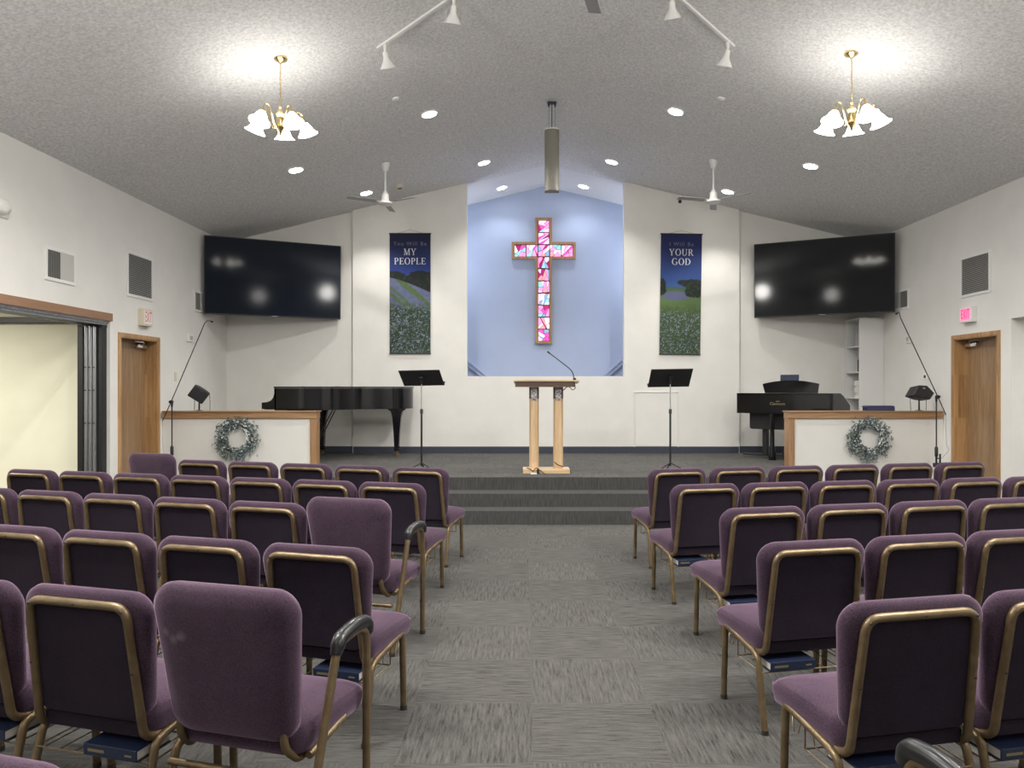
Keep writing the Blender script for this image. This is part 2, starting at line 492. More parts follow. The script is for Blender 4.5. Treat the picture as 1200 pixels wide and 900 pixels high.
# access hatch in the back wall
w = MB()
h0, h1 = at(743, 459, YC), at(795, 524, YC)
w.box(h0.x + .02, h1.x - .02, YC - .006, YC - .0005, h1.z + .02, h0.z - .02)
hd = struct(w.build('door_3', M['wall'], smooth=0))
w = MB()
for (a, b, c, d) in ((h0.x - .005, h0.x + .015, h1.z, h0.z), (h1.x - .015, h1.x + .005, h1.z, h0.z), (h0.x, h1.x, h0.z - .015, h0.z + .005)):
    w.box(a, b, YC - .012, YC - .0005, c, d, .002)
w.build('hatch_frame', M['whitem'], hd, smooth=0)

# ------------------------------------------------------------------ doors in the side walls
def side_door(n, sgn, X, y0, y1, top):
    """oak door set back in an oak-lined opening; sgn = side the wall lies on"""
    lx = X + sgn * .16
    w = MB(); w.box(lx, lx + sgn * .045, y0 + .035, y1 - .035, .005, top - .035, .002)
    d = struct(w.build('door_%d' % n, M['oakdoor'], smooth=0))
    w = MB(); bx = X - sgn * .012; ex = X + sgn * .21
    w.box(bx, ex, y0, y0 + .035, 0, top, .003)
    w.box(bx, ex, y1 - .035, y1, 0, top, .003)
    w.box(bx, ex, y0, y1, top - .035, top, .003)
    # casing lip on the wall face
    for (a, b, c, e) in ((y0 - .03, y0 + .02, 0, top - .02), (y1 - .02, y1 + .03, 0, top - .02), (y0 - .03, y1 + .03, top - .02, top + .03)):
        w.box(X - sgn * .02, X - sgn * .0005, a, b, c, e)
    w.build('door_frame', M['oakframe'], d, smooth=0)
    w = MB()
    yc = y1 - .19
    w.box(lx - sgn * .06, lx - sgn * .002, yc - .13, yc + .13, top - .135, top - .075, .012)
    w.tube([(lx - sgn * .045, yc + .05, top - .07), (lx - sgn * .11, yc - .10, top - .055), (lx - sgn * .06, yc - .22, top - .05)], .009, 6)
    w.build('door_closer', M['chrome'], d)
    return d
side_door(1, -1, XL, DL[0], DL[1], DL[3])
side_door(2, 1, XR, DR[0], DR[1], DR[3])

# left opening: brown header on the wall face, track, dark lead post and stacked folding partition
w = MB(); w.box(XL - .001, XL + .025, OPL[0] - .05, OPL[1] + .02, 2.405, 2.50, .003)
struct(w.build('trim_3', M['header'], smooth=0))
w = MB()
w.box(XL - .30, XL - .02, OPL[0], OPL[1], 2.375, 2.3995)
for k in range(4):
    w.box(XL - .27 + k * .07, XL - .25 + k * .07, OPL[0], OPL[1], 2.352, 2.376)
struct(w.build('trim_4', M['alu'], smooth=0))
fp = thing('folding_partition', 'silver and black folding partition stacked at the end of the wide opening', 'partition', (XL - .16, 8.87, 0))
w = MB(); w.box(-.17, -.10, -.06, .045, .012, 2.345, .006); w.build('lead_post', M['black'], fp, smooth=0)
for k in range(3):
    w = MB()
    pts = []
    for j in range(9):
        a = PI * j / 8
        pts.append((-.072 + k * .052 - .024 * math.cos(a), -.035 - .028 * math.sin(a)))
    pts = pts + [(-.072 + k * .052 + .024, .045), (-.072 + k * .052 - .024, .045)]
    w.prism(pts, .012, 2.335, 'z')
    p = w.build('panel', M['alu'], fp)
    w = MB()
    for zz in (.55, 1.15, 1.55, 1.83):
        w.box(-.072 + k * .052 - .012, -.072 + k * .052 + .012, -.066, -.058, zz, zz + .012)
    w.build('hinge', M['black'], p, smooth=0)
w = MB(); w.box(.088, .128, -.055, .045, .012, 2.345, .004); w.build('jamb_seal', M['black'], fp, smooth=0)
w = MB(); w.box(-.17, .135, -.06, .045, 2.325, 2.352, .004); w.build('top_carrier', M['black'], fp, smooth=0)

# side room behind the opening
w = MB(); w.box(-9.6, XL - WT, 9.0, 9.15, 0, 3.0); struct(w.build('wall_side_room_end', M['cream'], smooth=0))
w = MB(); w.box(-9.7, -9.55, 3.0, 9.15, 0, 3.0); struct(w.build('wall_side_room_far', M['cream'], smooth=0))
w = MB(); w.box(-9.6, XL - WT, 3.0, 3.15, 0, 3.0); struct(w.build('wall_side_room_near', M['cream'], smooth=0))
w = MB(); w.box(-9.7, XL - WT, 3.0, 9.15, 2.72, 2.85); struct(w.build('ceiling_side_room', M['ceilw'], smooth=0))
w = MB(); w.box(-9.55, XL - WT - .002, 8.90, 8.998, 2.385, 2.455, .004); struct(w.build('trim_5', M['black'], smooth=0))
# passage on the right
w = MB(); w.box(XR + WT, 8.2, 8.776, 8.95, 0, 2.7); struct(w.build('wall_passage_end', M['wall'], smooth=0))
w = MB(); w.box(8.05, 8.2, 5.5, 8.95, 0, 2.7); struct(w.build('wall_passage_far', M['wall'], smooth=0))
w = MB(); w.box(XR + WT, 8.2, 5.5, 5.65, 0, 2.7); struct(w.build('wall_passage_near', M['wall'], smooth=0))
w = MB(); w.box(XR + WT, 8.2, 5.5, 8.95, 2.45, 2.6); struct(w.build('ceiling_passage', M['ceilw'], smooth=0))

# ------------------------------------------------------------------ half walls with oak caps
def half_wall(nm, x0, x1, inner):
    """inner = x of the free end (towards the stage middle)"""
    w = MB(); w.box(x0, x1, YH, YH + .12, 0, 1.155)
    o = struct(w.build(nm, M['wall'], smooth=0))
    w = MB(); s = 1 if inner == x1 else -1
    a, b = (x0 + .02, x1 + .012) if s > 0 else (x0 - .012, x1 - .02)
    w.box(a, b, YH - .03, YH + .15, 1.155, 1.245, .005)
    w.box(a - (0 if s > 0 else .014), b + (.014 if s > 0 else 0), YH - .045, YH + .165, 1.245, 1.262, .004)
    w.build('cap_rail', M['oak'], o, smooth=0)
    w = MB()
    e0, e1 = (inner - .085, inner + .008) if s > 0 else (inner - .008, inner + .085)
    w.box(e0, e1, YH - .022, YH + .14, 0, 1.155, .004)
    w.build('end_post', M['oakz'], o, smooth=0)
    return o
half_wall('wall_half_left', XL + .001, CX0, CX0)
half_wall('wall_half_right', CX1 + .05, XR - .001, CX1 + .05)

# ------------------------------------------------------------------ chairs
def arc(c, r, a0, a1, n, f):
    return [f(c[0] + r * math.cos(a0 + (a1 - a0) * i / n), c[1] + r * math.sin(a0 + (a1 - a0) * i / n)) for i in range(n + 1)]

def rrect(w0, w1, h0, h1, r, n=6):
    """rounded trapezoid outline: half width w0 at bottom h0, w1 at top h1"""
    out = []
    for (sx, hw, h, sy, a0) in ((1, w0, h0, -1, -PI / 2), (1, w1, h1, 1, 0), (-1, w1, h1, 1, PI / 2), (-1, w0, h0, -1, PI)):
        cx = sx * (hw - r); cy = h - sy * r
        for i in range(n + 1):
            a = a0 + (PI / 2) * i / n
            out.append((cx + r * math.cos(a), cy + r * math.sin(a)))
    # straight sides get a few extra points so the taper stays smooth
    return out

def loft(mb, loops):
    n = len(loops[0]); vs = []; fs = []
    for l in loops: vs += l
    for i in range(len(loops) - 1):
        for j in range(n):
            fs.append((i * n + j, i * n + (j + 1) % n, (i + 1) * n + (j + 1) % n, (i + 1) * n + j))
    fs.append(tuple(range(n - 1, -1, -1))); fs.append(tuple((len(loops) - 1) * n + j for j in range(n)))
    return mb.add(vs, fs)

LEAN = .13                                  # back lean, y per z
def bp(x, z, d):
    """point on the back: x across, z height, d forward of the rear face"""
    return Vector((x, -.225 + LEAN * (.87 - z) + d, z))

def backrest_mb(top, plain):
    mb = MB(); loops = []
    if plain:
        prof = [(-.035, .13), (-.030, .07), (-.02, .028), (-.002, .006), (.02, 0), (.045, .004), (.062, .022), (.072, .06), (.076, .12)]
    else:
        prof = [(.004, .075), (.006, .045), (.012, .018), (.026, .004), (.045, 0), (.065, .008), (.082, .026), (.092, .06), (.096, .12)]
    for d, ins in prof:
        zb = .40 + ins * .55
        o = rrect(.245 - ins, .277 - ins, zb, top - ins, max(.085 - ins * .55, .02), 7)
        # waist: sides pull in a little at mid height
        loops.append([bp(x, z, d) for x, z in o])
    return loft(mb, loops)

def seat_mb():
    mb = MB(); loops = []
    for z, ins in ((.352, .05), (.350, .02), (.358, .006), (.385, .0), (.415, -.002), (.434, .003), (.440, .008), (.443, .009), (.450, .018), (.459, .045), (.466, .09), (.470, .14)):
        o = rrect(.252 - ins, .275 - ins, -.150 + ins, .285 - ins, max(.065 - ins * .3, .02), 6)
        loops.append([Vector((x, y, z + .05 * y - (.03 * max(0, (y - .16) / .12) ** 2 if z > .42 else 0))) for x, y in o])
    return loft(mb, loops)

def smooth_path(ctrl, rad=.03, n=5):
    """polyline with rounded corners"""
    pts = [Vector(p) for p in ctrl]; out = [pts[0]]
    for i in range(1, len(pts) - 1):
        a, b, c = pts[i - 1], pts[i], pts[i + 1]
        r = min(rad, (a - b).length * .45, (c - b).length * .45)
        p = b + (a - b).normalized() * r; q = b + (c - b).normalized() * r
        for k in range(n + 1):
            t = k / n
            out.append(p * (1 - t) ** 2 + b * 2 * t * (1 - t) + q * t * t)
    out.append(pts[-1]); return out

PR = {}
def proto_meshes():
    PR['seat'] = (seat_mb(), 'fabric')
    PR['backrest'] = (backrest_mb(.87, False), 'fabric')
    PR['backrest_plain'] = (backrest_mb(.925, True), 'fabric')
    # dark rear panel running on below the cushion, between the tubes
    mb = MB(); loops = []
    for d, ins in ((-.001, .012), (-.003, .004), (.006, 0), (.02, 0)):
        o = rrect(.222 - ins, .214 - ins, .402 + ins, .815 - ins, .03, 5)
        loops.append([bp(x, z, d) for x, z in o])
    PR['back_panel'] = (loft(mb, loops), 'fabric_dk')
    mb = MB(); loops = []
    for d, ins in ((.010, .010), (.008, .002), (.016, 0), (.024, 0)):
        o = rrect(.224 - ins, .222 - ins, .340 + ins, .398 - ins, .012, 4)
        loops.append([bp(x, z, d) for x, z in o])
    PR['rear_skirt'] = (loft(mb, loops), 'fabric_dk')
    mb = MB()
    p = smooth_path([(-.235, -.055, .338), bp(-.231, .345, -.008), bp(-.212, .825, -.008), bp(.212, .825, -.008), bp(.231, .345, -.008), (.235, -.055, .338)], .055, 7)
    mb.tube(p, .0155, 10)
    PR['back_frame'] = (mb, 'gold')
    for si, (sx, z) in enumerate(((-.203, .812), (.203, .812), (-.222, .59), (.222, .59), (0, .825))):
        mb = MB(); PR['screw%d' % si] = (mb, 'gold_dk')
        q = bp(sx, z, -.0232)
        mb.lathe([(.0, -.002), (.005, -.002), (.004, .002), (0, .002)], 8, T=Matrix.Translation(q) @ Matrix.Rotation(PI / 2, 4, 'X'))
    mb = MB()
    for s in (-1, 1):
        mb.tube([(s * .257, .12, .375), (s * .250, -.10, .338)], .0150, 8)
    mb.tube([(-.25, .10, .358), (.25, .10, .358)], .009, 6)
    mb.tube([(-.245, -.09, .332), (.245, -.09, .332)], .009, 6)
    PR['seat_frame'] = (mb, 'gold')
    for s, k in ((-1, 'l'), (1, 'r')):
        mb = MB(); mb.tube(smooth_path([(s * .261, .185, .012), (s * .259, .172, .382), (s * .257, .11, .374)], .045), .0155, 10)
        PR['front' + k] = (mb, 'gold')
        mb = MB(); mb.lathe([(.0, 0), (.0172, 0), (.0172, .022), (.0, .022)], 10, (s * .261, .185, 0)); PR['gf' + k] = (mb, 'gold_dk')
        mb = MB(); mb.tube(smooth_path([(s * .261, -.212, .012), (s * .252, -.135, .328), (s * .250, -.07, .342)], .05), .0155, 10)
        PR['rear' + k] = (mb, 'gold')
        mb = MB(); mb.lathe([(.0, 0), (.0172, 0), (.0172, .022), (.0, .022)], 10, (s * .261, -.212, 0)); PR['gr' + k] = (mb, 'gold_dk')
    mb = MB()
    for y in (-.165, .06): mb.tube([(-.25, y, .262), (.25, y, .262)], .0035, 6)
    for x in (-.21, -.14, -.07, 0, .07, .14, .21): mb.tube([(x, -.165, .266), (x, .06, .266), (x, .085, .345)], .0025, 5)
    for x in (-.25, .25):
        mb.tube([(x, -.165, .262), (x, .06, .262), (x, .06, .36)], .0035, 6)
        mb.tube([(x, -.165, .262), (x, -.128, .325)], .0035, 6)
    PR['book_rack'] = (mb, 'wire')
    for s, k in ((-1, 'l'), (1, 'r')):
        mb = MB(); x = s * .262
        mb.tube([(x, .12, .36), (x + s * .012, .10, .345), (x + s * .012, .09, .315), (x + s * .006, .075, .315), (x, .07, .35)], .0028, 6)
        PR['hook' + k] = (mb, 'wire')
        # armchair side
        mb = MB(); mb.tube(smooth_path([(s * .300, .215, .012), (s * .300, .215, .62), (s * .300, .20, .675), (s * .300, .14, .692), (s * .30, .05, .685)], .05), .0155, 10)
        PR['armfront' + k] = (mb, 'gold')
        mb = MB(); mb.tube(smooth_path([(s * .288, -.205, .012), (s * .30, -.01, .645), (s * .30, .02, .682), (s * .30, .08, .690)], .06), .0155, 10)
        PR['armrear' + k] = (mb, 'gold')
        mb = MB()
        pth = smooth_path([(s * .30, -.012, .650), (s * .30, .012, .698), (s * .30, .12, .714), (s * .30, .208, .702), (s * .30, .232, .655)], .05)
        n = len(pth)
        mb.tube(pth, [.019 if i in (0, n - 1) else .0265 for i in range(n)], 12)
        PR['pad' + k] = (mb, 'blackpad')
        mb = MB(); mb.lathe([(.0, 0), (.018, 0), (.018, .022), (.0, .022)], 10, (s * .300, .215, 0)); PR['gaf' + k] = (mb, 'gold_dk')
        mb = MB(); mb.lathe([(.0, 0), (.0172, 0), (.0172, .022), (.0, .022)], 10, (s * .288, -.205, 0)); PR['gar' + k] = (mb, 'gold_dk')
    mb = MB(); mb.tube([(-.256, -.168, .285), (.27, -.168, .285)], .012, 8, ry=1); PR['stretcher'] = (mb, 'gold')
    for s, k in ((-1, 'l'), (1, 'r')):
        mb = MB(); mb.tube(smooth_path([bp(s * .20, .47, .0), bp(s * .205, .385, -.012), (s * .215, -.11, .325), (s * .225, -.06, .338)], .05), .014, 8)
        PR['bracket' + k] = (mb, 'gold')
proto_meshes()
PM = {}
def part(key, name, parent, m=None):
    """link a copy of a prototype part"""
    kk = (key, m)
    if kk not in PM:
        mb, mm = PR[key]
        PM[kk] = mb.build(name, M[m or mm], parent, smooth=50)
        return PM[kk]
    c = PM[kk].copy(); COL.objects.link(c); c.name = name; c.parent = parent
    return c

def make_chair(label, x, y, rz, aisle, group):
    t = thing('padded_chair', label, 'chair', (x, y, 0), rz, group)
    part('seat', 'seat', t); part('backrest', 'backrest', t); part('back_panel', 'back_panel', t); part('rear_skirt', 'rear_skirt', t)
    bf = part('back_frame', 'back_frame', t); [part('screw%d' % i, 'screw', bf) for i in range(5)]
    part('seat_frame', 'seat_frame', t)
    for k in 'lr':
        l = part('front' + k, 'leg', t); part('gf' + k, 'glide', l)
        l = part('rear' + k, 'leg', t); part('gr' + k, 'glide', l)
    part('book_rack', 'book_rack', t)
    part('hook' + aisle, 'hook', t)
    return t

def make_armchair(label, x, y, rz, aisle, group, stained=False):
    t = thing('padded_armchair', label, 'chair', (x, y, 0), rz, group)
    part('seat', 'seat', t); part('backrest_plain', 'backrest', t, 'fabric_st' if stained else None)
    part('seat_frame', 'seat_frame', t); [part('bracket' + k, 'back_bracket', t) for k in 'lr']
    part('stretcher', 'stretcher', t)
    for k in 'lr':
        if k == aisle:
            l = part('armfront' + k, 'leg', t); part('gaf' + k, 'glide', l)
            l = part('armrear' + k, 'leg', t); part('gar' + k, 'glide', l)
            part('pad' + k, 'armrest', t)
        else:
            l = part('front' + k, 'leg', t); part('gf' + k, 'glide', l)
            l = part('rear' + k, 'leg', t); part('gr' + k, 'glide', l)
    return t

def make_book(label, x, y, rz, lx, side):
    t = thing('hymnal', label, 'book', (x, y, 0), rz, 'blue hymnals in the chair racks')
    w = MB(); x0, x1 = lx - .115, lx + .115
    w.box(x0, x1, -.18, -.02, .2705, .275, .001); w.box(x0, x1, -.18, -.02, .307, .3115, .001)
    w.box(x0, x1, -.184, -.178, .2705, .3115, .002)
    w.build('cover', M['book'], t, smooth=0)
    w = MB(); w.box(x0 + .004, x1 - .004, -.177, -.024, .2752, .3068); w.build('pages', M['page'], t, smooth=0)
    w = MB()
    w.box(x0 + .02, x0 + .09, -.1850, -.1842, .286, .296); w.box(x1 - .05, x1 - .02, -.1850, -.1842, .286, .293)
    w.build('spine_lettering', M['gilt'], t, smooth=0)

ORD = ['aisle-end', 'second', 'third', 'fourth', 'fifth', 'sixth', 'seventh', 'eighth']
ROWN = ['front row', 'second row', 'third row', 'fourth row', 'fifth row', 'last row']
rows = {  # top of the aisle chair's back, count, arm chairs {index: arm side}
    ('L', 0): ((-.945, 6.48), (-.565, .170), 6, {5: 'l'}),
    ('L', 1): ((-1.010, 5.445), (-.551, .146), 7, {}),
    ('L', 2): ((-1.060, 4.350), (-.562, .166), 6, {0: 'r'}),
    ('L', 3): ((-.952, 3.265), (-.564, .158), 4, {}),
    ('L', 4): ((-1.000, 2.420), (-.570, .150), 3, {0: 'r'}),
    ('R', 0): ((1.358, 6.410), (.569, .112), 6, {}),
    ('R', 1): ((1.345, 5.365), (.555, .096), 6, {}),
    ('R', 2): ((1.432, 4.320), (.567, .122), 5, {}),
    ('R', 3): ((1.350, 3.370), (.562, .130), 3, {}),
    ('R', 4): ((1.322, 2.440), (.565, .128), 2, {}),
}
book_rows = {('L', 4): (1, 2), ('L', 3): (0, 1), ('R', 4): (0, 1), ('R', 3): (0, 1), ('R', 2): (0,), ('R', 1): (0,), ('L', 2): (1,)}
for (sd, r), (p0, d, n, arms) in rows.items():
    blk = 'grand piano side' if sd == 'L' else 'bookcase side'
    th = -math.atan2(.155, .563) if sd == 'L' else math.atan2(.117, .563)
    grp = 'purple chairs of the %s, %s' % (ROWN[r], blk)
    for k in range(n):
        px, py = p0[0] + d[0] * k, p0[1] + d[1] * k
        fx, fy = -math.sin(th), math.cos(th)
        ox, oy = px + fx * .205, py + fy * .205
        ais = 'r' if sd == 'L' else 'l'
        pos = ('at the aisle end' if k == 0 else '%s from the aisle' % ORD[k]) + ', %s, %s' % (ROWN[r], blk)
        if k in arms:
            lab = {(0): 'plain-backed tall purple chair ending the front row by the oak door, grand piano side',
                   (2): 'purple armchair with plain back and black armrest, aisle end, third row, grand piano side',
                   (4): 'large purple armchair with pale smudges on its plain back, fifth row, grand piano side'}[r]
            make_armchair(lab, ox, oy, th, arms[k], grp, stained=(r == 4))
        else:
            make_chair('gold-framed purple chair, ' + pos, ox, oy, th, ais, grp)
        if k in book_rows.get((sd, r), ()):
            make_book('blue hymnal under the chair ' + pos, ox, oy, th, .10 if sd == 'L' else -.10, sd)
# last row, only just in the frame
th = -math.atan2(.155, .563)
make_chair('purple chair top at the frame\'s lower corner, last row, grand piano side', -1.115 + math.sin(-th) * .205, 1.40 + math.cos(th) * .205, th, 'r', 'purple chairs of the last row')
th = math.atan2(.117, .563)
make_armchair('purple armchair, only black armrest showing, last row, bookcase side', 1.32 - math.sin(th) * .205, 1.43 + math.cos(th) * .205, th, 'l', 'purple chairs of the last row')
# ------------------------------------------------------------------ televisions
def television(label, cx, cy, cz, yaw, scr, w=2.125, h=1.24, tilt=.03):
    t = thing('television', label, 'television', (cx, cy, cz), yaw, 'wall-mounted televisions')
    t.rotation_euler = (tilt, 0, yaw)
    b = MB(); b.box(-w / 2, w / 2, -.028, .028, -h / 2, h / 2, .006)
    b.box(-w * .32, w * .32, .026, .052, -h * .36, h * .30, .01)
    b.build('housing', M['blackp'], t, smooth=0)
    b = MB(); b.box(-w / 2 + .014, w / 2 - .014, -.0305, -.027, -h / 2 + .02, h / 2 - .014); b.build('screen', scr, t, smooth=0)
    b = MB(); b.box(-.05, .05, -.031, -.0285, -h / 2 + .006, -h / 2 + .014); b.build('maker_strip', M['ventgrey'], t, smooth=0)
    b = MB(); b.box(-.3, .3, .052, .075, -.2, .2, .004)
    b.tube([(0, .07, 0), (.02, .20, 0), (0, .33, 0)], .03, 8)
    b.build('wall_bracket', M['black'], t)
    return t
television('large dark television angled across the corner above the grand piano', -4.09, 11.86, 3.367, math.radians(25), M['screen'])
television('large grey-reflecting television angled across the corner above the bookcase', 4.835, 11.80, 3.388, math.radians(-26.2), M['screen2'])

# ------------------------------------------------------------------ banners
def vnoise(x, y, s):
    def h(i, j):
        n = math.sin(i * 127.1 + j * 311.7 + s * 74.7) * 43758.5453
        return n - math.floor(n)
    i, j = math.floor(x), math.floor(y); fx, fy = x - i, y - j
    fx = fx * fx * (3 - 2 * fx); fy = fy * fy * (3 - 2 * fy)
    return (h(i, j) * (1 - fx) + h(i + 1, j) * fx) * (1 - fy) + (h(i, j + 1) * (1 - fx) + h(i + 1, j + 1) * fx) * fy
def fbm(x, y, s, o=4):
    v = 0; a = .5
    for k in range(o):
        v += a * vnoise(x, y, s + k); x *= 2.03; y *= 2.03; a *= .5
    return v
def lin(c): return tuple(((x / 255) / 12.92) if x / 255 < .04045 else ((x / 255 + .055) / 1.055) ** 2.4 for x in c)
def mixc(a, b, t):
    t = max(0, min(1, t)); return tuple(x * (1 - t) + y * t for x, y in zip(a, b))
def pict_one(u, v):
    sky = mixc((34, 62, 138), (26, 30, 66), (v - .66) / .30)
    tree_top = .672 + .02 * fbm(u * 9, 0, 3) + .012 * math.sin(u * 9 + 1) - (.02 if .38 < u < .5 else 0)
    ground = .635 - .125 * max(0, u) ** 1.25
    if v > tree_top: return sky
    if v > ground: return mixc((16, 26, 28), (48, 62, 36), (fbm(u * 14, v * 40, 5) - .45) * 3.2)
    d = ground - v
    lav = mixc((84, 94, 132), (120, 126, 160), fbm(u * 20, v * 60, 8))
    grn = mixc((72, 98, 58), (98, 122, 72), fbm(u * 22, v * 60, 9))
    g = fbm(u * 2.2 + v * 3, v * 22 + u * 6, 11)
    c = mixc(lav, grn, (g - .47) * 9)
    if v < .43:
        k = fbm(u * 26, v * 75, 13, 3)
        base = mixc((40, 58, 46), (60, 84, 56), fbm(u * 5, v * 14, 14))
        m = flowers(base, max(.06, .18 + (k - .47) * 2.2))
        c = mixc(c, m, (.43 - v) * 14)
    return c
def pict_two(u, v):
    sky = mixc((54, 92, 160), (28, 38, 92), (v - .55) / .36)
    hz = .553 + .012 * math.sin(u * 5)
    c = sky
    if v < hz:
        c = mixc((66, 92, 84), (96, 122, 74), (hz - v) * 12)
        lv = ((u - .38) / .36) ** 2 + ((v - .485) / .04) ** 2
        if lv < 1.2: c = mixc((98, 104, 140), c, (lv - .6) * 2)
        if v < .44: c = mixc(c, mixc((70, 98, 56), (102, 124, 70), fbm(u * 12, v * 40, 21)), (.44 - v) * 20)
    # oak on one side, small tree on the other
    bl = [(.80, .585, .28, .042), (.55, .598, .14, .022), (.85, .525, .26, .05), (.95, .56, .2, .06), (.04, .575, .10, .055), (.02, .53, .13, .04)]
    n = fbm(u * 12, v * 36, 23)
    for (a, b, r, q) in bl:
        if ((u - a) / r) ** 2 + ((v - b) / q) ** 2 < .65 + .7 * n:
            c = mixc((20, 30, 26), (50, 66, 40), (fbm(u * 22, v * 60, 24) - .42) * 3)
    if v < .40:
        k = fbm(u * 26, v * 75, 26, 3)
        base = mixc((46, 68, 44), (74, 98, 56), fbm(u * 4, v * 10, 27))
        m = flowers(base, max(.05, .16 + (k - .47) * 2.2))
        c = mixc(c, m, (.40 - v) * 12)
    return c

RB = random.Random(11)
def flowers(base, amt):
    r = RB.random()
    if r < amt: return mixc((104, 114, 138), (172, 180, 194), RB.random())
    return tuple(x * RB.uniform(.75, 1.2) for x in base)
def stroke_letter(ch):
    """serif capitals on a unit height; returns (polygons, width)"""
    P = []
    def q(x0, y0, x1, y1, w):        # slanted stem with horizontal cut
        P.append([(x0 - w / 2, y0), (x0 + w / 2, y0), (x1 + w / 2, y1), (x1 - w / 2, y1)])
    def bar(x0, x1, y, t=.055): P.append([(x0, y), (x1, y), (x1, y + t), (x0, y + t)])
    def ring(cx, cy, rx, ry, wx, wy, a0, a1, n=22):
        o = []; i_ = []
        for k in range(n + 1):
            a = a0 + (a1 - a0) * k / n
            o.append((cx + rx * math.cos(a), cy + ry * math.sin(a))); i_.append((cx + (rx - wx) * math.cos(a), cy + (ry - wy) * math.sin(a)))
        for k in range(n): P.append([o[k], o[k + 1], i_[k + 1], i_[k]])
    T, t = .15, .07
    if ch == 'M':
        q(.14, 0, .16, 1, t); q(.18, 1, .50, 0, T); q(.50, 0, .80, 1, t); q(.86, 0, .84, 1, T)
        bar(.02, .28, 0); bar(.72, 1.0, 0); bar(.02, .24, .945); bar(.76, 1.0, .945); return P, 1.02
    if ch == 'Y':
        q(.40, 0, .40, .46, T); q(.40, .42, .12, 1, T); q(.42, .42, .70, 1, t); bar(.26, .54, 0); bar(0, .28, .945); bar(.56, .84, .945); return P, .84
    if ch == 'P':
        q(.17, 0, .17, 1, T); bar(.03, .36, 0); bar(.03, .40, .945); ring(.36, .72, .30, .28, T, .055, -PI / 2, PI / 2); bar(.2, .37, .44); return P, .70
    if ch == 'E':
        q(.17, 0, .17, 1, T); bar(.03, .66, 0); bar(.03, .62, .945); bar(.2, .48, .49); q(.63, .02, .65, .24, .05); q(.60, .78, .60, .98, .05); q(.48, .40, .48, .62, .05); return P, .72
    if ch == 'O':
        ring(.44, .5, .43, .53, T, .055, 0, 2 * PI, 36); return P, .90
    if ch == 'L':
        q(.17, 0, .17, 1, T); bar(.03, .64, 0); bar(.03, .33, .945); q(.62, .02, .65, .27, .05); return P, .70
    if ch == 'U':
        q(.17, .30, .17, 1, T); q(.71, .30, .71, 1, t); ring(.42, .32, .325, .35, .12, .06, PI, 2 * PI); bar(.03, .33, .945); bar(.58, .84, .945); return P, .88
    if ch == 'R':
        q(.17, 0, .17, 1, T); bar(.03, .33, 0); bar(.03, .40, .945); ring(.36, .74, .29, .26, T, .055, -PI / 2, PI / 2); bar(.2, .37, .48)
        q(.40, .5, .70, 0, T); bar(.62, .84, 0); return P, .84
    if ch == 'G':
        ring(.46, .5, .45, .53, T, .055, .75, 2 * PI - .72, 34); q(.76, .06, .76, .44, .14); bar(.60, .90, .40); return P, .92
    if ch == 'D':
        q(.17, 0, .17, 1, T); bar(.03, .40, 0); bar(.03, .40, .945); ring(.36, .5, .48, .5, T, .055, -PI / 2, PI / 2, 28); return P, .88
def serif_word(mb, word, cx, z0, h, gap=.10, y=-.0046):
    ls = [stroke_letter(c) for c in word]
    W = sum(l[1] for l in ls) + gap * (len(ls) - 1)
    x = cx - W * h / 2
    for P, wd in ls:
        for pl in P:
            vs = [(x + a * h, y, z0 + b * h) for a, b in pl]
            mb.add(vs, [tuple(range(len(vs)))])
        x += (wd + gap) * h
def text_mesh(name, s, size, m, parent, loc, rot, sx=1., align='CENTER', spacing=1., extrude=.0005):
    cu = bpy.data.curves.new(name, 'FONT'); cu.body = s; cu.size = size; cu.align_x = align; cu.align_y = 'CENTER'
    cu.space_character = spacing; cu.extrude = extrude
    o = bpy.data.objects.new(name + '_tmp', cu); COL.objects.link(o)
    dg = bpy.context.evaluated_depsgraph_get()
    me = bpy.data.meshes.new_from_object(o.evaluated_get(dg))
    bpy.data.objects.remove(o); bpy.data.curves.remove(cu)
    me.materials.clear(); me.materials.append(m)
    ob = bpy.data.objects.new(name, me); COL.objects.link(ob)
    ob.parent = parent; ob.location = loc; ob.rotation_euler = rot; ob.scale = (sx, 1, 1)
    return ob

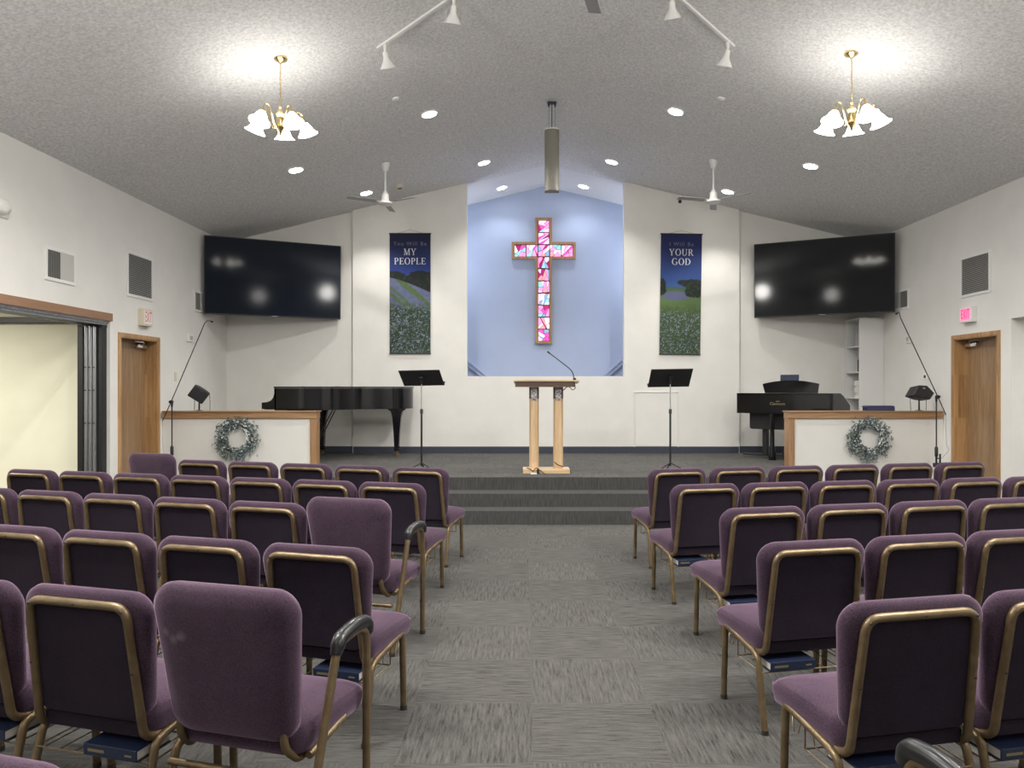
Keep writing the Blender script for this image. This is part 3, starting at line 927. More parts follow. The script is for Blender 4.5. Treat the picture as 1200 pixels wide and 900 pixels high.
def banner(label, px0, px1, py0, py1, pict, small, l1, l2, roll=0.):
    Y = YC - .022
    a, b = at(px0, py0, Y), at(px1, py1, Y)
    W = b.x - a.x; H = a.z - b.z
    t = thing('hanging_banner', label, 'banner', ((a.x + b.x) / 2, Y, a.z), 0, 'blue scripture banners on the stage wall')
    t.rotation_euler = (0, roll, 0)
    nu, nv = 70, 210
    vs = []; fs = []; cols = []
    for j in range(nv + 1):
        for i in range(nu + 1):
            u, v = i / nu, j / nv
            wob = .004 * math.sin(u * PI)
            vs.append((-W / 2 + W * u, -wob + .004, -H + H * v)); cols.append(tuple(.72 * x for x in lin(pict(u, v))))
    for j in range(nv):
        for i in range(nu):
            k = j * (nu + 1) + i
            fs.append((k, k + 1, k + nu + 2, k + nu + 1))
    mb = MB(); mb.add(vs, fs)
    o = mb.build('cloth', M['banner_print'], t, smooth=60, recalc=False)
    at_ = o.data.color_attributes.new('print', 'FLOAT_COLOR', 'POINT')
    for k, c in enumerate(cols): at_.data[k].color = (*c, 1)
    s = H / 760.
    def zz(y): return -(y - 78) * s
    mb = MB()
    serif_word(mb, l1[0], 0, zz(213), 41 * s, l1[1]); serif_word(mb, l2[0], 0, zz(272), 41 * s, l2[1])
    mb.build('lettering', M['txt'], t, smooth=0, recalc=False)
    text_mesh('small_lettering', small, 34 * s, M['txt2'], t, (0, -.0048, zz(142)), (PI / 2, 0, 0), 1.0, spacing=1.25)
    mb = MB()
    mb.tube([(-W / 2 - .01, .002, .004), (W / 2 + .01, .002, .004)], .011, 8)
    mb.build('rod', M['blackp'], t)
    mb = MB(); mb.tube([(-W / 2 - .004, .002, -H), (W / 2 + .004, .002, -H)], .009, 8); mb.build('bottom_rod', M['blackp'], t)
    mb = MB(); mb.tube([(-W * .32, .004, .01), (0, .006, .068), (W * .32, .004, .01)], .003, 6); mb.build('cord', M['lightwire'], t)
    mb = MB(); mb.tube([(0, .018, .068), (0, .0, .07), (0, -.006, .078), (0, -.006, .09)], .006, 6); mb.build('hook', M['white'], t)
    return t
banner('blue banner reading MY PEOPLE over a lavender hillside, between piano and niche', 456.5, 504.5, 274, 414.3, pict_one, 'You Will Be', ('MY', .10), ('PEOPLE', .09))
banner('blue banner reading YOUR GOD over a meadow with an oak tree', 774.8, 822.8, 274.5, 415.3, pict_two, 'I Will Be', ('YOUR', .10), ('GOD', .10), math.radians(.9))

# ------------------------------------------------------------------ stained glass cross
def cross():
    Y = YN - .012
    ax = at(600.2, 284.4, Y); bx = at(674.8, 304.2, Y)
    vx0, vx1 = at(627.4, 256, Y), at(646.8, 402.9, Y)
    cx = (vx0.x + vx1.x) / 2; bw = vx1.x - vx0.x
    t = thing('cross', 'large oak-framed stained glass cross glowing pink on the blue niche wall', 'cross', (cx, Y, vx1.z))
    H = vx0.z - vx1.z; zb, zt = bx.z - vx1.z, ax.z - vx1.z; hw = (bx.x - ax.x) / 2; b = bw / 2; f = .045
    def outl(e):
        return [(-b + e, e), (b - e, e), (b - e, zb + e), (hw - e, zb + e), (hw - e, zt - e), (b - e, zt - e), (b - e, H - e), (-b + e, H - e), (-b + e, zt - e), (-hw + e, zt - e), (-hw + e, zb + e), (-b + e, zb + e)]
    o0, i0 = outl(0), outl(f)
    vs = []; fs = []
    for y in (-.075, .011):
        vs += [(x, y, z) for x, z in o0] + [(x, y, z) for x, z in i0]
    n = 12
    for k in range(n):
        j = (k + 1) % n
        fs += [(k, j, n + j, n + k), (2 * n + k, 2 * n + j, 3 * n + j, 3 * n + k), (k, j, 2 * n + j, 2 * n + k), (n + k, n + j, 3 * n + j, 3 * n + k)]
    mb = MB(); mb.add(vs, fs); mb.build('frame', M['oakz'], t, smooth=0)
    mb = MB(); mb.prism(i0, -.03, .008, 'y'); mb.build('lead_backing', M['lead'], t, smooth=0)
    rnd = random.Random(5)
    gw = bw - 2 * f
    tiles = []
    z = f; nt = 10; th = (H - 2 * f) / nt
    for k in range(nt): tiles.append((-gw / 2, gw / 2, f + k * th, f + (k + 1) * th))
    ah = zt - zb - 2 * f; al = hw - f - gw / 2
    for s in (-1, 1):
        for k in range(2):
            x0 = s * (gw / 2 + al * k / 2); x1 = s * (gw / 2 + al * (k + 1) / 2)
            tiles.append((min(x0, x1), max(x0, x1), zb + f, zt - f))
    def cut(poly, p, d):
        nrm = (-d[1], d[0]); A = []; B = []
        for i in range(len(poly)):
            a, c = poly[i], poly[(i + 1) % len(poly)]
            da = (a[0] - p[0]) * nrm[0] + (a[1] - p[1]) * nrm[1]; dc = (c[0] - p[0]) * nrm[0] + (c[1] - p[1]) * nrm[1]
            (A if da >= 0 else B).append(a)
            if da * dc < 0:
                s = da / (da - dc); m = (a[0] + (c[0] - a[0]) * s, a[1] + (c[1] - a[1]) * s); A.append(m); B.append(m)
        return A, B
    def area(p): return abs(sum(p[i][0] * p[(i + 1) % len(p)][1] - p[(i + 1) % len(p)][0] * p[i][1] for i in range(len(p)))) / 2
    g = MB()
    for ti, (x0, x1, z0, z1) in enumerate(tiles):
        e = .006
        polys = [[(x0 + e, z0 + e), (x1 - e, z0 + e), (x1 - e, z1 - e), (x0 + e, z1 - e)]]
        for c in range(7):
            polys.sort(key=area, reverse=True)
            p = polys.pop(0)
            m = (sum(q[0] for q in p) / len(p) + rnd.uniform(-.02, .02), sum(q[1] for q in p) / len(p) + rnd.uniform(-.02, .02))
            a = rnd.choice([0, PI / 2, PI / 4, .6, 1.2, 2.0, 2.5]) + rnd.uniform(-.25, .25)
            A, B = cut(p, m, (math.cos(a), math.sin(a)))
            polys += [q for q in (A, B) if len(q) >= 3]
        for p in polys:
            if area(p) < .0004: continue
            cxp = sum(q[0] for q in p) / len(p); czp = sum(q[1] for q in p) / len(p)
            p = [(cxp + (q[0] - cxp) * .88, czp + (q[1] - czp) * .88) for q in p]
            arm = ti >= nt
            g.slot(rnd.choices(range(8), [5, 5, 5, 3.5 if not arm else 5, 3, 5, 1.6, 1.2])[0])
            g.prism(p, -.036, -.029, 'y')
    g.build('stained_glass', GLM, t, smooth=0)
cross()

# ------------------------------------------------------------------ lectern, microphone, cable
FZ = PLAT
lx = thing('lectern', 'light oak lectern with two pillars and a dark-edged slanted top at the stage front', 'lectern', (.28, 9.55, FZ))
w = MB(); w.box(-.305, .305, -.15, .15, 0, .055, .004); w.build('base', M['light_oakx'], lx, smooth=0)
for c in (-.158, .16):
    w = MB()
    w.prism([(c - .062, .07), (c - .062, -.035), (c - .042, -.065), (c + .042, -.065), (c + .062, -.035), (c + .062, .07)], .0552, 1.122, 'z')
    p = w.build('pillar', M['light_oak'], lx, smooth=0)
    w = MB(); w.prism([(c - .064, .071), (c - .064, -.036), (c - .043, -.068), (c + .043, -.068), (c + .064, -.036), (c + .064, .071)], .97, 1.121, 'z')
    q = w.build('pillar_collar', M['dark_oak'], p, smooth=0)
    w = MB(); w.box(c - .040, c + .040, -.075, -.0665, .945, 1.115, .003)
    for k in range(5): w.lathe([(0, 0), (.012, 0), (.006, .006), (0, .007)], 8, T=Matrix.Translation((c + .016 * math.sin(k * 2.1), -.074, .97 + k * .03)) @ Matrix.Rotation(PI / 2, 4, 'X'))
    w.build('carved_panel', M['carved'], p)
w = MB()
w.prism([(-.19, 1.123), (.22, 1.123), (.22, 1.165), (-.19, 1.192)], -.405, .37, 'x')
w.build('top_box', M['dark_oak'], lx, smooth=0)
w = MB(); w.prism([(-.215, 1.194), (.24, 1.166), (.24, 1.184), (-.215, 1.212)], -.425, .425, 'x'); w.build('slanted_top', M['light_oakx'], lx, smooth=0)
w = MB(); w.prism([(.225, 1.166), (.25, 1.166), (.25, 1.215), (.225, 1.215)], -.40, .40, 'x'); w.build('book_ledge', M['light_oakx'], lx, smooth=0)

mc = thing('gooseneck_microphone', 'thin black gooseneck microphone rising from the lectern top', 'microphone', (.645, 9.40, FZ + 1.213))
w = MB(); w.lathe([(0, 0), (.022, 0), (.022, .012), (.012, .03), (0, .03)], 14); w.build('base', M['black'], mc)
w = MB()
pm = [at(p[0], p[1], 9.40) - mc.location for p in ((672.3, 443.5), (672, 439), (670.5, 435.5), (667, 431.5), (656, 423), (645, 414.6))]
pm = smooth_path([tuple(p) for p in pm], .05); w.tube(pm, .0065, 8); w.build('gooseneck', M['black'], mc)
w = MB(); a = at(645, 414.6, 9.40) - mc.location; b = at(641.5, 411.8, 9.40) - mc.location; w.tube([a, b], [.009, .011], 10); w.build('microphone_head', M['black'], mc)
cb = thing('microphone_cable', 'black cable looping below the lectern top and trailing over its oak base', 'cable', (.5, 9.3, FZ))
def wp(px, py, Y): return at(px, py, Y) - Vector((.5, 9.3, FZ))
w = MB()
w.tube(smooth_path([tuple(wp(*p)) for p in ((673, 448.5, 9.335), (674.5, 455, 9.335), (671, 457.5, 9.335), (667, 453, 9.335), (664, 453.5, 9.34), (660.5, 457, 9.46))], .03), .006, 6)
w.build('upper_loop', M['black'], cb)
w = MB()
w.tube(smooth_path([tuple(wp(*p)) for p in ((649.5, 541, 9.46), (653, 544.5, 9.46), (660, 547, 9.45))], .03), .006, 6)
w.tube(smooth_path([tuple(wp(*p)) for p in ((617, 548, 9.385), (622, 550, 9.38), (625, 553, 9.36), (626, 550, 9.37), (629, 548, 9.385), (634, 552, 9.37), (639, 556, 9.33), (650, 556.4, 9.31), (660, 556.6, 9.31))], .05), .0055, 6)
w.build('lower_run', M['black'], cb)
w = MB(); w.box(-.345, -.315, .045, .075, .0, .065, .004); w.build('plug', M['black'], cb, smooth=0)
ad = tag(MB().box(-.05, .03, -.02, .02, 0, .014, .004).build('floor_socket_plate', M['white'], None, loc=(.125, 9.325, FZ + .0005), smooth=0), 'small white floor socket plate at the foot of the lectern', 'socket plate')

# ------------------------------------------------------------------ music stands
def music_stand(label, px, Y, corners, yaw, roll, tilt):
    x = (px - 615) / F * Y
    t = thing('music_stand', label, 'music stand', (x, Y, FZ), 0, 'black music stands on the stage')
    zt = EYE - (443 - 455) / F * Y - FZ
    w = MB(); w.tube([(0, 0, .09), (0, 0, .80)], .013, 10); w.build('lower_pole', M['black'], t)
    w = MB(); w.tube([(0, 0, .79), (0, 0, zt - .06)], .0075, 8); w.build('upper_pole', M['chrome'], t)
    w = MB(); w.lathe([(.013, 0), (.02, .0), (.02, .05), (.013, .06)], 12, (0, 0, .775)); w.build('clutch', M['black'], t)
    for k in range(3):
        a = PI / 2 + k * 2 * PI / 3
        w = MB(); c, s = math.cos(a), math.sin(a)
        w.tube(smooth_path([(0, 0, .13), (.05 * c, .05 * s, .11), (.27 * c, .27 * s, .008)], .03), .009, 8); w.build('leg', M['black'], t)
    T = Matrix.Translation((0, 0, zt)) @ Matrix.Rotation(yaw, 4, 'Z') @ Matrix.Rotation(roll, 4, 'Y') @ Matrix.Rotation(tilt, 4, 'X')
    w = MB()
    w.box(-.275, .275, -.003, .003, -.16, .16, .001, T)
    w.box(-.275, .275, .0, .055, -.163, -.157, .001, T)
    w.box(-.275, .275, .052, .056, -.163, -.145, .001, T)
    w.build('desk', M['black'], t, smooth=0)
    w = MB(); w.box(-.03, .03, -.03, -.003, -.05, .04, .006, T); w.tube([(0, -.0, zt - .08), (0, -.012, zt)], .012, 8); w.build('tilt_bracket', M['black'], t)
    return t
music_stand('black music stand with skewed desk, beside the grand piano tail', 494, 9.5, None, math.radians(-8), math.radians(-1), math.radians(52))
music_stand('black music stand with level desk, in front of the wall hatch', 785.5, 9.5, None, math.radians(3), math.radians(-1), math.radians(44))

# ------------------------------------------------------------------ grand piano
gp = thing('grand_piano', 'polished black grand piano with closed lid behind the half wall', 'piano', (-3.0, 11.5, FZ))
gp.scale = (1, 1, 1.03)
bent = [(-.72, -.72), (-.45, -.72), (-.25, -.715), (-.05, -.67), (.10, -.57), (.25, -.42), (.42, -.26), (.60, -.15), (.80, -.07), (.97, .02), (1.09, .16), (1.155, .34), (1.15, .52), (1.08, .65), (.95, .72), (-.72, .72)]
def refine(p, keep):
    out = []
    n = len(p)
    for i in range(n):
        a, b, c, d = p[(i - 1) % n], p[i], p[(i + 1) % n], p[(i + 2) % n]
        out.append(b)
        if i in keep:
            for s in (.33, .67):
                s2, s3 = s * s, s * s * s
                out.append(tuple(.5 * (2 * b[k] + (c[k] - a[k]) * s + (2 * a[k] - 5 * b[k] + 4 * c[k] - d[k]) * s2 + (3 * b[k] - a[k] - 3 * c[k] + d[k]) * s3) for k in (0, 1)))
    return out
bent = refine(bent, set(range(1, 13)))
w = MB(); w.prism(bent, .755, 1.075, 'z')
for s in (-1, 1):
    w.prism([(-.70, 1.075), (-.725, 1.075), (-.725, 1.0), (-.74, .94), (-.775, .895), (-.83, .873), (-.91, .868), (-.91, .775), (-.70, .775)], s * .72, s * .655, 'y')
w.build('case', M['piano'], gp, smooth=40)
w = MB(); w.prism([(x * 1.012, y * 1.02) for x, y in bent], 1.077, 1.098, 'z')
ld = w.build('lid', M['piano'], gp, smooth=40)
w = MB()
for x, y in ((-.30, -.735), (.16, -.53), (.5, -.225)):
    w.box(x - .03, x + .03, y - .004, y + .012, 1.0985, 1.103, .001)
w.build('lid_hinge', M['brass'], ld, smooth=0)
w = MB(); w.box(-.90, -.66, -.65, .65, .765, .835, .004); w.build('key_bed', M['piano'], gp, smooth=0)
w = MB(); w.box(-.885, -.73, -.60, .60, .836, .853, .002); kb = w.build('white_keys', M['whitem'], gp, smooth=0)
w = MB()
for k in range(52):
    if k % 7 in (0, 1, 3, 4, 5): w.box(-.83, -.73, -.59 + k * .0227 + .012, -.59 + k * .0227 + .023, .853, .864)
w.build('black_keys', M['piano'], kb, smooth=0)
w = MB(); w.prism([(-.735, .854), (-.715, .854), (-.700, 1.05), (-.715, 1.05)], -.64, .64, 'y'); w.build('fallboard', M['piano'], gp, smooth=0)
def piano_leg(x, y):
    w = MB()
    pr = [(-.14, .754), (-.135, .735), (-.10, .72), (-.085, .69), (-.07, .62), (-.05, .40), (-.036, .13), (-.036, .09), (.036, .09), (.036, .13), (.05, .40), (.07, .62), (.085, .69), (.10, .72), (.135, .735), (.14, .754)]
    w.prism([(a + x, b) for a, b in pr], y - .05, y + .05, 'y')
    w.box(x - .045, x + .045, y - .045, y + .045, .10, .125, .004)
    l = w.build('leg', M['piano'], gp, smooth=30)
    w = MB(); w.lathe([(.0, .045), (.022, .045), (.03, .07), (.034, .09), (.0, .09)], 14, (x, y, 0))
    w.lathe([(0, -.012), (.024, -.012), (.024, .012), (0, .012)], 16, T=Matrix.Translation((x + .012, y, .0245)) @ Matrix.Rotation(PI / 2, 4, 'X'))
    w.build('caster', M['brass'], l)
piano_leg(-.45, -.5); piano_leg(-.36, .52); piano_leg(.935, .22)
w = MB()
w.box(-.42, -.36, -.16, .16, .05, .11, .006); w.box(-.41, -.37, -.11, -.07, .11, .76, .004); w.box(-.41, -.37, .07, .11, .11, .76, .004)
ly = w.build('pedal_lyre', M['piano'], gp, smooth=0)
for y in (-.09, .09):
    w = MB(); w.tube([(-.36, y, .10), (-.02, y, .752)], .009, 6); w.build('brace_rod', M['black'], ly)
w = MB()
for y in (-.08, 0, .08): w.box(-.52, -.42, y - .014, y + .014, .06, .072, .004)
w.build('pedal', M['brass'], ly, smooth=0)

# ------------------------------------------------------------------ digital piano
dp = thing('digital_piano', 'glossy black digital piano with arched music desk beside the bookcase', 'digital piano', (3.36, 11.49, FZ), math.radians(-38))
w = MB()
w.box(0, 1.45, 0, .06, .715, 1.03, .006); w.box(0, 1.45, .0, .42, 1.008, 1.03, .004); w.box(0, 1.45, .05, .95, .715, .75, .004)
w.build('case', M['piano'], dp, smooth=0)
for x in (-.001, 1.406):
    w = MB(); w.prism([(.0, .715), (.0, 1.03), (.40, 1.03), (.56, .99), (.95, .84), (.95, .715)], x, x + .045, 'x')
    w.build('side_cheek', M['black'], dp, smooth=0)
w = MB(); w.box(.05, 1.40, .62, .90, .751, .80, .003); kb = w.build('white_keys', M['whitem'], dp, smooth=0)
w = MB(); w.prism([(.42, .99), (.60, .84), (.61, .85), (.44, 1.005)], .05, 1.40, 'x'); w.build('control_panel', M['piano'], dp, smooth=0)
w = MB()
n = 16; pl = [(.33, 1.031), (1.14, 1.031)]
for k in range(n + 1):
    u = 1 - k / n; pl.append((.29 + .87 * u, 1.175 + .055 * (1 - (2 * u - 1) ** 2)))
w.prism(pl, .33, .35, 'y'); w.build('music_desk', M['piano'], dp, smooth=0)
w = MB(); o = rrect(.60, .60, .46, .74, .04, 4); w.prism([(x + .73, z) for x, z in o], .20, .23, 'y'); w.build('lower_panel', M['black'], dp, smooth=0)
w = MB(); w.box(.31, .39, .26, .36, .04, .72, .01); l = w.build('leg', M['black'], dp, smooth=0)
w = MB(); w.box(-.02, .85, .29, .34, .035, .065, .008); f_ = w.build('foot_rail', M['black'], dp, smooth=0)
w = MB(); w.lathe([(0, -.012), (.017, -.012), (.017, .012), (0, .012)], 14, T=Matrix.Translation((.0, .31, .0175)) @ Matrix.Rotation(PI / 2, 4, 'X')); w.build('caster', M['brass'], f_)
w = MB(); w.lathe([(.0, .0), (.055, .0), (.05, .18), (.036, .22), (.034, .45), (.032, .714), (0, .714)], 18, (.55, .03, 0)); l = w.build('leg', M['piano'], dp)
w = MB(); w.lathe([(.0, .0), (.055, .0), (.05, .18), (.036, .22), (.034, .45), (.032, .714), (0, .714)], 18, (1.2, .03, 0)); l = w.build('leg', M['piano'], dp)
w = MB(); w.box(.62, .98, .27, .42, .03, .13, .008)
pb = w.build('pedal_box', M['black'], dp, smooth=0)
w = MB()
for x in (.70, .80, .90): w.box(x - .015, x + .015, .42, .52, .045, .055, .003)
w.build('pedal', M['brass'], pb, smooth=0)
text_mesh('maker_lettering', 'Clavinova', .062, M['gilt'], dp, (.64, -.0012, .868), (PI / 2, 0, 0), .95)
w = MB(); w.box(.615, .675, -.0018, -.0006, .902, .911); w.build('maker_bar', M['gilt'], dp, smooth=0)
bk = thing('songbook', 'navy songbook standing on the digital piano\'s music desk', 'book', (3.36, 11.49, FZ), math.radians(-38))
w = MB()
TT = Matrix.Translation((.70, .353, 1.034)) @ Matrix.Rotation(math.radians(-4), 4, 'X')
w.box(-.14, .14, .002, .006, 0, .285, .001, TT); w.box(-.14, .14, .026, .03, 0, .285, .001, TT); w.box(-.14, -.135, .002, .03, 0, .285, .001, TT)
w.build('cover', M['book'], bk, smooth=0)
w = MB(); w.box(-.134, .134, .0062, .0258, .004, .28, 0, TT); w.build('pages', M['page'], bk, smooth=0)

# ------------------------------------------------------------------ bookcase with contents
BX0, BX1, BY0, BY1 = 5.48, 5.88, 11.88, 12.405
bc = thing('bookcase', 'tall white bookcase standing in the corner under the grey television', 'bookcase', (5.68, 12.14, FZ))
hb = 2.735 - FZ
bx0, bx1, by0, by1 = BX0 - 5.68, BX1 - 5.68, BY0 - 12.14, BY1 - 12.14
w = MB(); w.box(bx0, bx1, by0, by0 + .02, 0, hb, .002); w.build('side_panel', M['whitem'], bc, smooth=0)
w = MB(); w.box(bx0, bx1, by1 - .02, by1, 0, hb, .002); w.build('side_panel', M['whitem'], bc, smooth=0)
w = MB(); w.box(bx1 - .012, bx1, by0 + .02, by1 - .02, 0, hb, .001); w.build('back_panel', M['whitem'], bc, smooth=0)
w = MB(); w.box(bx0, bx1, by0 + .02, by1 - .02, hb - .02, hb); w.build('top_panel', M['whitem'], bc, smooth=0)
sz = [EYE - (y - 455) / F * 11.9 - FZ for y in (405, 435.5, 466)]
sz += [sz[2] - .43, .06]
for z in sz:
    w = MB(); w.box(bx0, bx1 - .012, by0 + .02, by1 - .02, z - .02, z, .001); w.build('shelf', M['whitem'], bc, smooth=0)
def on_shelf(name, label, cat, z, y0, y1, h, d, m, grp, lean=0, n=None):
    t = thing(name, label, cat, (5.68 + bx0 + .03 + d / 2, 12.14 + (y0 + y1) / 2, FZ + z + .0008), 0, grp)
    e = (y1 - y0) / 2
    w = MB(); w.box(-d / 2, d / 2, -e, -e + .003, 0, h); w.box(-d / 2, d / 2, e - .003, e, 0, h); w.box(-d / 2 - .003, -d / 2, -e, e, 0, h)
    w.build('cover', m, t, smooth=0)
    w = MB(); w.box(-d / 2 + .001, d / 2 - .004, -e + .0032, e - .0032, .004, h - .006); w.build('pages', M['page'], t, smooth=0)
for k in range(4):
    on_shelf('binder', ['pale grey binder on the bookcase\'s top visible shelf, at the white panel', 'second pale grey binder from the white panel, top visible bookcase shelf',
                        'third pale grey binder from the white panel, top visible bookcase shelf', 'fourth pale grey binder from the white panel, top visible bookcase shelf'][k],
             'binder', sz[0], by0 + .022 + k * .047, by0 + .066 + k * .047, .29 - .006 * (k % 2), .24, M['binder'] if k % 2 == 0 else M['ventgrey'], 'binders on the bookcase')
for k in range(3):
    on_shelf('book', ['dark book nearest the white panel on the middle bookcase shelf', 'second dark book from the white panel, middle bookcase shelf', 'third dark book from the white panel, middle bookcase shelf'][k],
             'book', sz[1], by0 + .022 + k * .036, by0 + .056 + k * .036, .26 - .03 * k, .2, M['blackp'] if k != 1 else M['book'], 'dark books on the bookcase')
rn = random.Random(3)
for k in range(7):
    z = sz[2] + .001 + k * .0405
    o = MB().box(-.11, .11, -.10, .10, 0, .038, .004).build('paper_stack', M['paper'] if k not in (1, 2) else M['exit_face'] if False else M['paper'], None, loc=(5.68 + bx0 + .15 + rn.uniform(-.01, .01), 12.14 + by0 + .15 + rn.uniform(-.02, .02), FZ + z), rot=(0, 0, rn.uniform(-.15, .15)), smooth=0)
    tag(o, ['bottom', 'second from bottom', 'third from bottom', 'middle', 'third from top', 'second from top', 'top'][k] + ' bundle of white papers stacked on the lower bookcase shelf', 'paper bundle', 'paper bundles on the bookcase')

# navy case on the half wall
nc = thing('storage_case', 'flat navy case lying on the oak cap before the bookcase', 'case', (5.0, 10.26, 1.2625))
w = MB(); w.box(-.175, .21, -.08, .08, 0, .05, .006); w.build('body', M['bluebox'], nc, smooth=0)
w = MB(); w.prism([(-.175, .051), (-.20, .051), (-.165, .072), (.20, .072), (.205, .051)], -.08, .08, 'y'); w.build('lid', M['bluebox'], nc, smooth=0)
bpy.data.objects['storage_case'].location.x = (1029 - 615) / F * 10.24

# ------------------------------------------------------------------ monitor speakers on the half walls
def monitor(label, px, roll, yaw, pitch, wide, wedge=False):
    Y = 10.26; x = (px - 615) / F * Y
    t = thing('monitor_speaker', label, 'speaker', (x, Y, 1.2625), 0, 'small black monitor speakers on the half walls')
    w = MB(); w.lathe([(0, 0), (.05, 0), (.05, .006), (.012, .012), (.010, .16), (0, .16)], 14); w.build('stem', M['black'], t)
    T = Matrix.Translation((0, 0, .25)) @ Matrix.Rotation(yaw, 4, 'Z') @ Matrix.Rotation(roll, 4, 'Y') @ Matrix.Rotation(pitch, 4, 'X')
    a, b, d = wide / 2, .10, .10
    vs = [(-a, -d, -b), (a, -d, -b), (a, -d, b), (-a, -d, b), (-a * .55, d, -b * .7), (a * .55, d, -b * .7), (a * .55, d, b * .7), (-a * .55, d, b * .7)]
    if wedge:
        pl = [(-.165, -.05), (-.07, .095), (.06, .095), (.165, -.005), (.095, -.10), (-.03, -.085)]
        w = MB(); w.prism(pl, -.10, .09, 'y', T); bm = bmesh.new(); bv = [bm.verts.new(v) for v in w.v]; [bm.faces.new([bv[i] for i in f]) for f in w.f]
        bmesh.ops.bevel(bm, geom=bm.edges[:], offset=.010, segments=3, profile=.5, affect='EDGES')
        w = MB(); w.bm(bm); w.build('cabinet', M['blackp'], t, smooth=40)
        w = MB(); w.prism([(x * .84, z * .84) for x, z in pl], -.104, -.098, 'y', T); g = w.build('grille', M['grille'], t, smooth=0)
        w = MB(); w.box(-.02, .02, -.1056, -.1036, .045, .058, 0, T); w.build('badge', M['chrome'], g, smooth=0)
    if not wedge:
      bm = bmesh.new(); bv = [bm.verts.new(v) for v in vs]
      for f in ((0, 1, 2, 3), (4, 7, 6, 5), (0, 4, 5, 1), (1, 5, 6, 2), (2, 6, 7, 3), (3, 7, 4, 0)): bm.faces.new([bv[i] for i in f])
      bmesh.ops.bevel(bm, geom=bm.edges[:], offset=.014, segments=3, profile=.5, affect='EDGES')
      w = MB(); w.bm(bm, T); w.build('cabinet', M['blackp'], t, smooth=40)
      w = MB(); w.box(-a + .018, a - .018, -d - .004, -d + .004, -b + .018, b - .018, .004, T); g = w.build('grille', M['grille'], t, smooth=0)
      w = MB(); w.box(-.02, .02, -d - .0055, -d - .0035, b - .05, b - .035, 0, T); w.build('badge', M['chrome'], g, smooth=0)
    w = MB(); w.tube(smooth_path([(-.07, .05, .22), (-.095, .06, .16), (-.09, .05, .002)], .03), .004, 6)
    w.tube(smooth_path([(.08, .05, .22), (.12, .05, .26), (.13, .05, .15), (.13, .05, .002)], .03), .004, 6); w.build('cable', M['black'], t)
monitor('black cube monitor speaker tilted on a stem, on the half wall by the grand piano', 233.5, math.radians(34), math.radians(28), math.radians(14), .235)
monitor('black wedge monitor speaker on a stem, on the half wall near the bookcase', 1077, math.radians(3), math.radians(8), math.radians(-8), .34, True)

# ------------------------------------------------------------------ boom microphone stands
def boom_stand(label, px, Y, clutch, tail, head, tip, extra):
    x = (px - 615) / F * Y
    t = thing('boom_microphone_stand', label, 'microphone stand', (x, Y, 0), 0, 'boom microphone stands in front of the half walls')
    L = lambda p, dy=0.: at(p[0], p[1], Y + dy) - Vector((x, Y, 0))
    c = L(clutch)
    w = MB(); w.lathe([(0, 0), (.13, 0), (.13, .012), (.03, .03), (.016, .035), (0, .035)], 24); w.build('base', M['black'], t)
    w = MB(); w.tube([(0, 0, .03), (0, 0, .72)], .013, 10); w.build('lower_pole', M['black'], t)
    w = MB(); w.tube([(0, 0, .70), (0, 0, c.z - .02)], .0085, 8); w.build('upper_pole', M['black'], t)
    w = MB(); w.lathe([(.012, .66), (.021, .67), (.022, .78), (.012, .80)], 14); w.build('grip', M['black'], t)
    w = MB(); w.lathe([(0, -.03), (.022, -.03), (.024, 0), (.02, .03), (0, .03)], 14, T=Matrix.Translation(c) @ Matrix.Rotation(PI / 2, 4, 'X'))
    w.tube([(0, 0, c.z - .07), (0, 0, c.z)], [.012, .017], 10); w.build('swivel_clutch', M['black'], t)
    w = MB(); w.tube([L(tail, -.03), L(clutch, -.03), L(head, -.03)], .0065, 8); w.build('boom_arm', M['black'], t)
    w = MB(); w.tube(smooth_path([L(head, -.03), L(((head[0] * .55 + tip[0] * .45), min(head[1], tip[1]) - 1.2), -.03), L(tip, -.03)], .06), .005, 8); w.build('gooseneck', M['black'], t)
    d = (L(tip, -.03) - L(((head[0] * .55 + tip[0] * .45), min(head[1], tip[1]) - 1.2), -.03)).normalized()
    w = MB(); w.tube([L(tip, -.03), L(tip, -.03) + d * .028], [.011, .012], 10); w.build('microphone_head', M['black'], t)
    a = L(tail, -.03)
    w = MB(); w.tube(smooth_path([a, a + Vector((0, 0, -.2)), a + Vector((.01, 0, -.42)), a + Vector((.05, .0, -.47)), Vector((.03, 0, .60))], .05), .0028, 6); w.build('cable', M['lightwire'], t)
    if extra:
        w = MB(); w.box(-.035, .085, -.03, .03, .52, .58, .008); w.tube([(.05, 0, .58), (.05, 0, .70)], .012, 8); w.tube([(0, 0, .64), (.05, 0, .64)], .008, 6); w.build('clip_holder', M['black'], t)
    return t
boom_stand('black boom microphone stand slanting up beside the oak door, grand piano side', 201.5, 9.85, (200.5, 471), (190.5, 493), (240, 378.5), (247, 376.6), False)
boom_stand('black boom microphone stand slanting up beside the wedge speaker, bookcase side', 1097.3, 9.72, (1099, 465), (1108.5, 486), (1055.5, 373), (1051.8, 367), True)

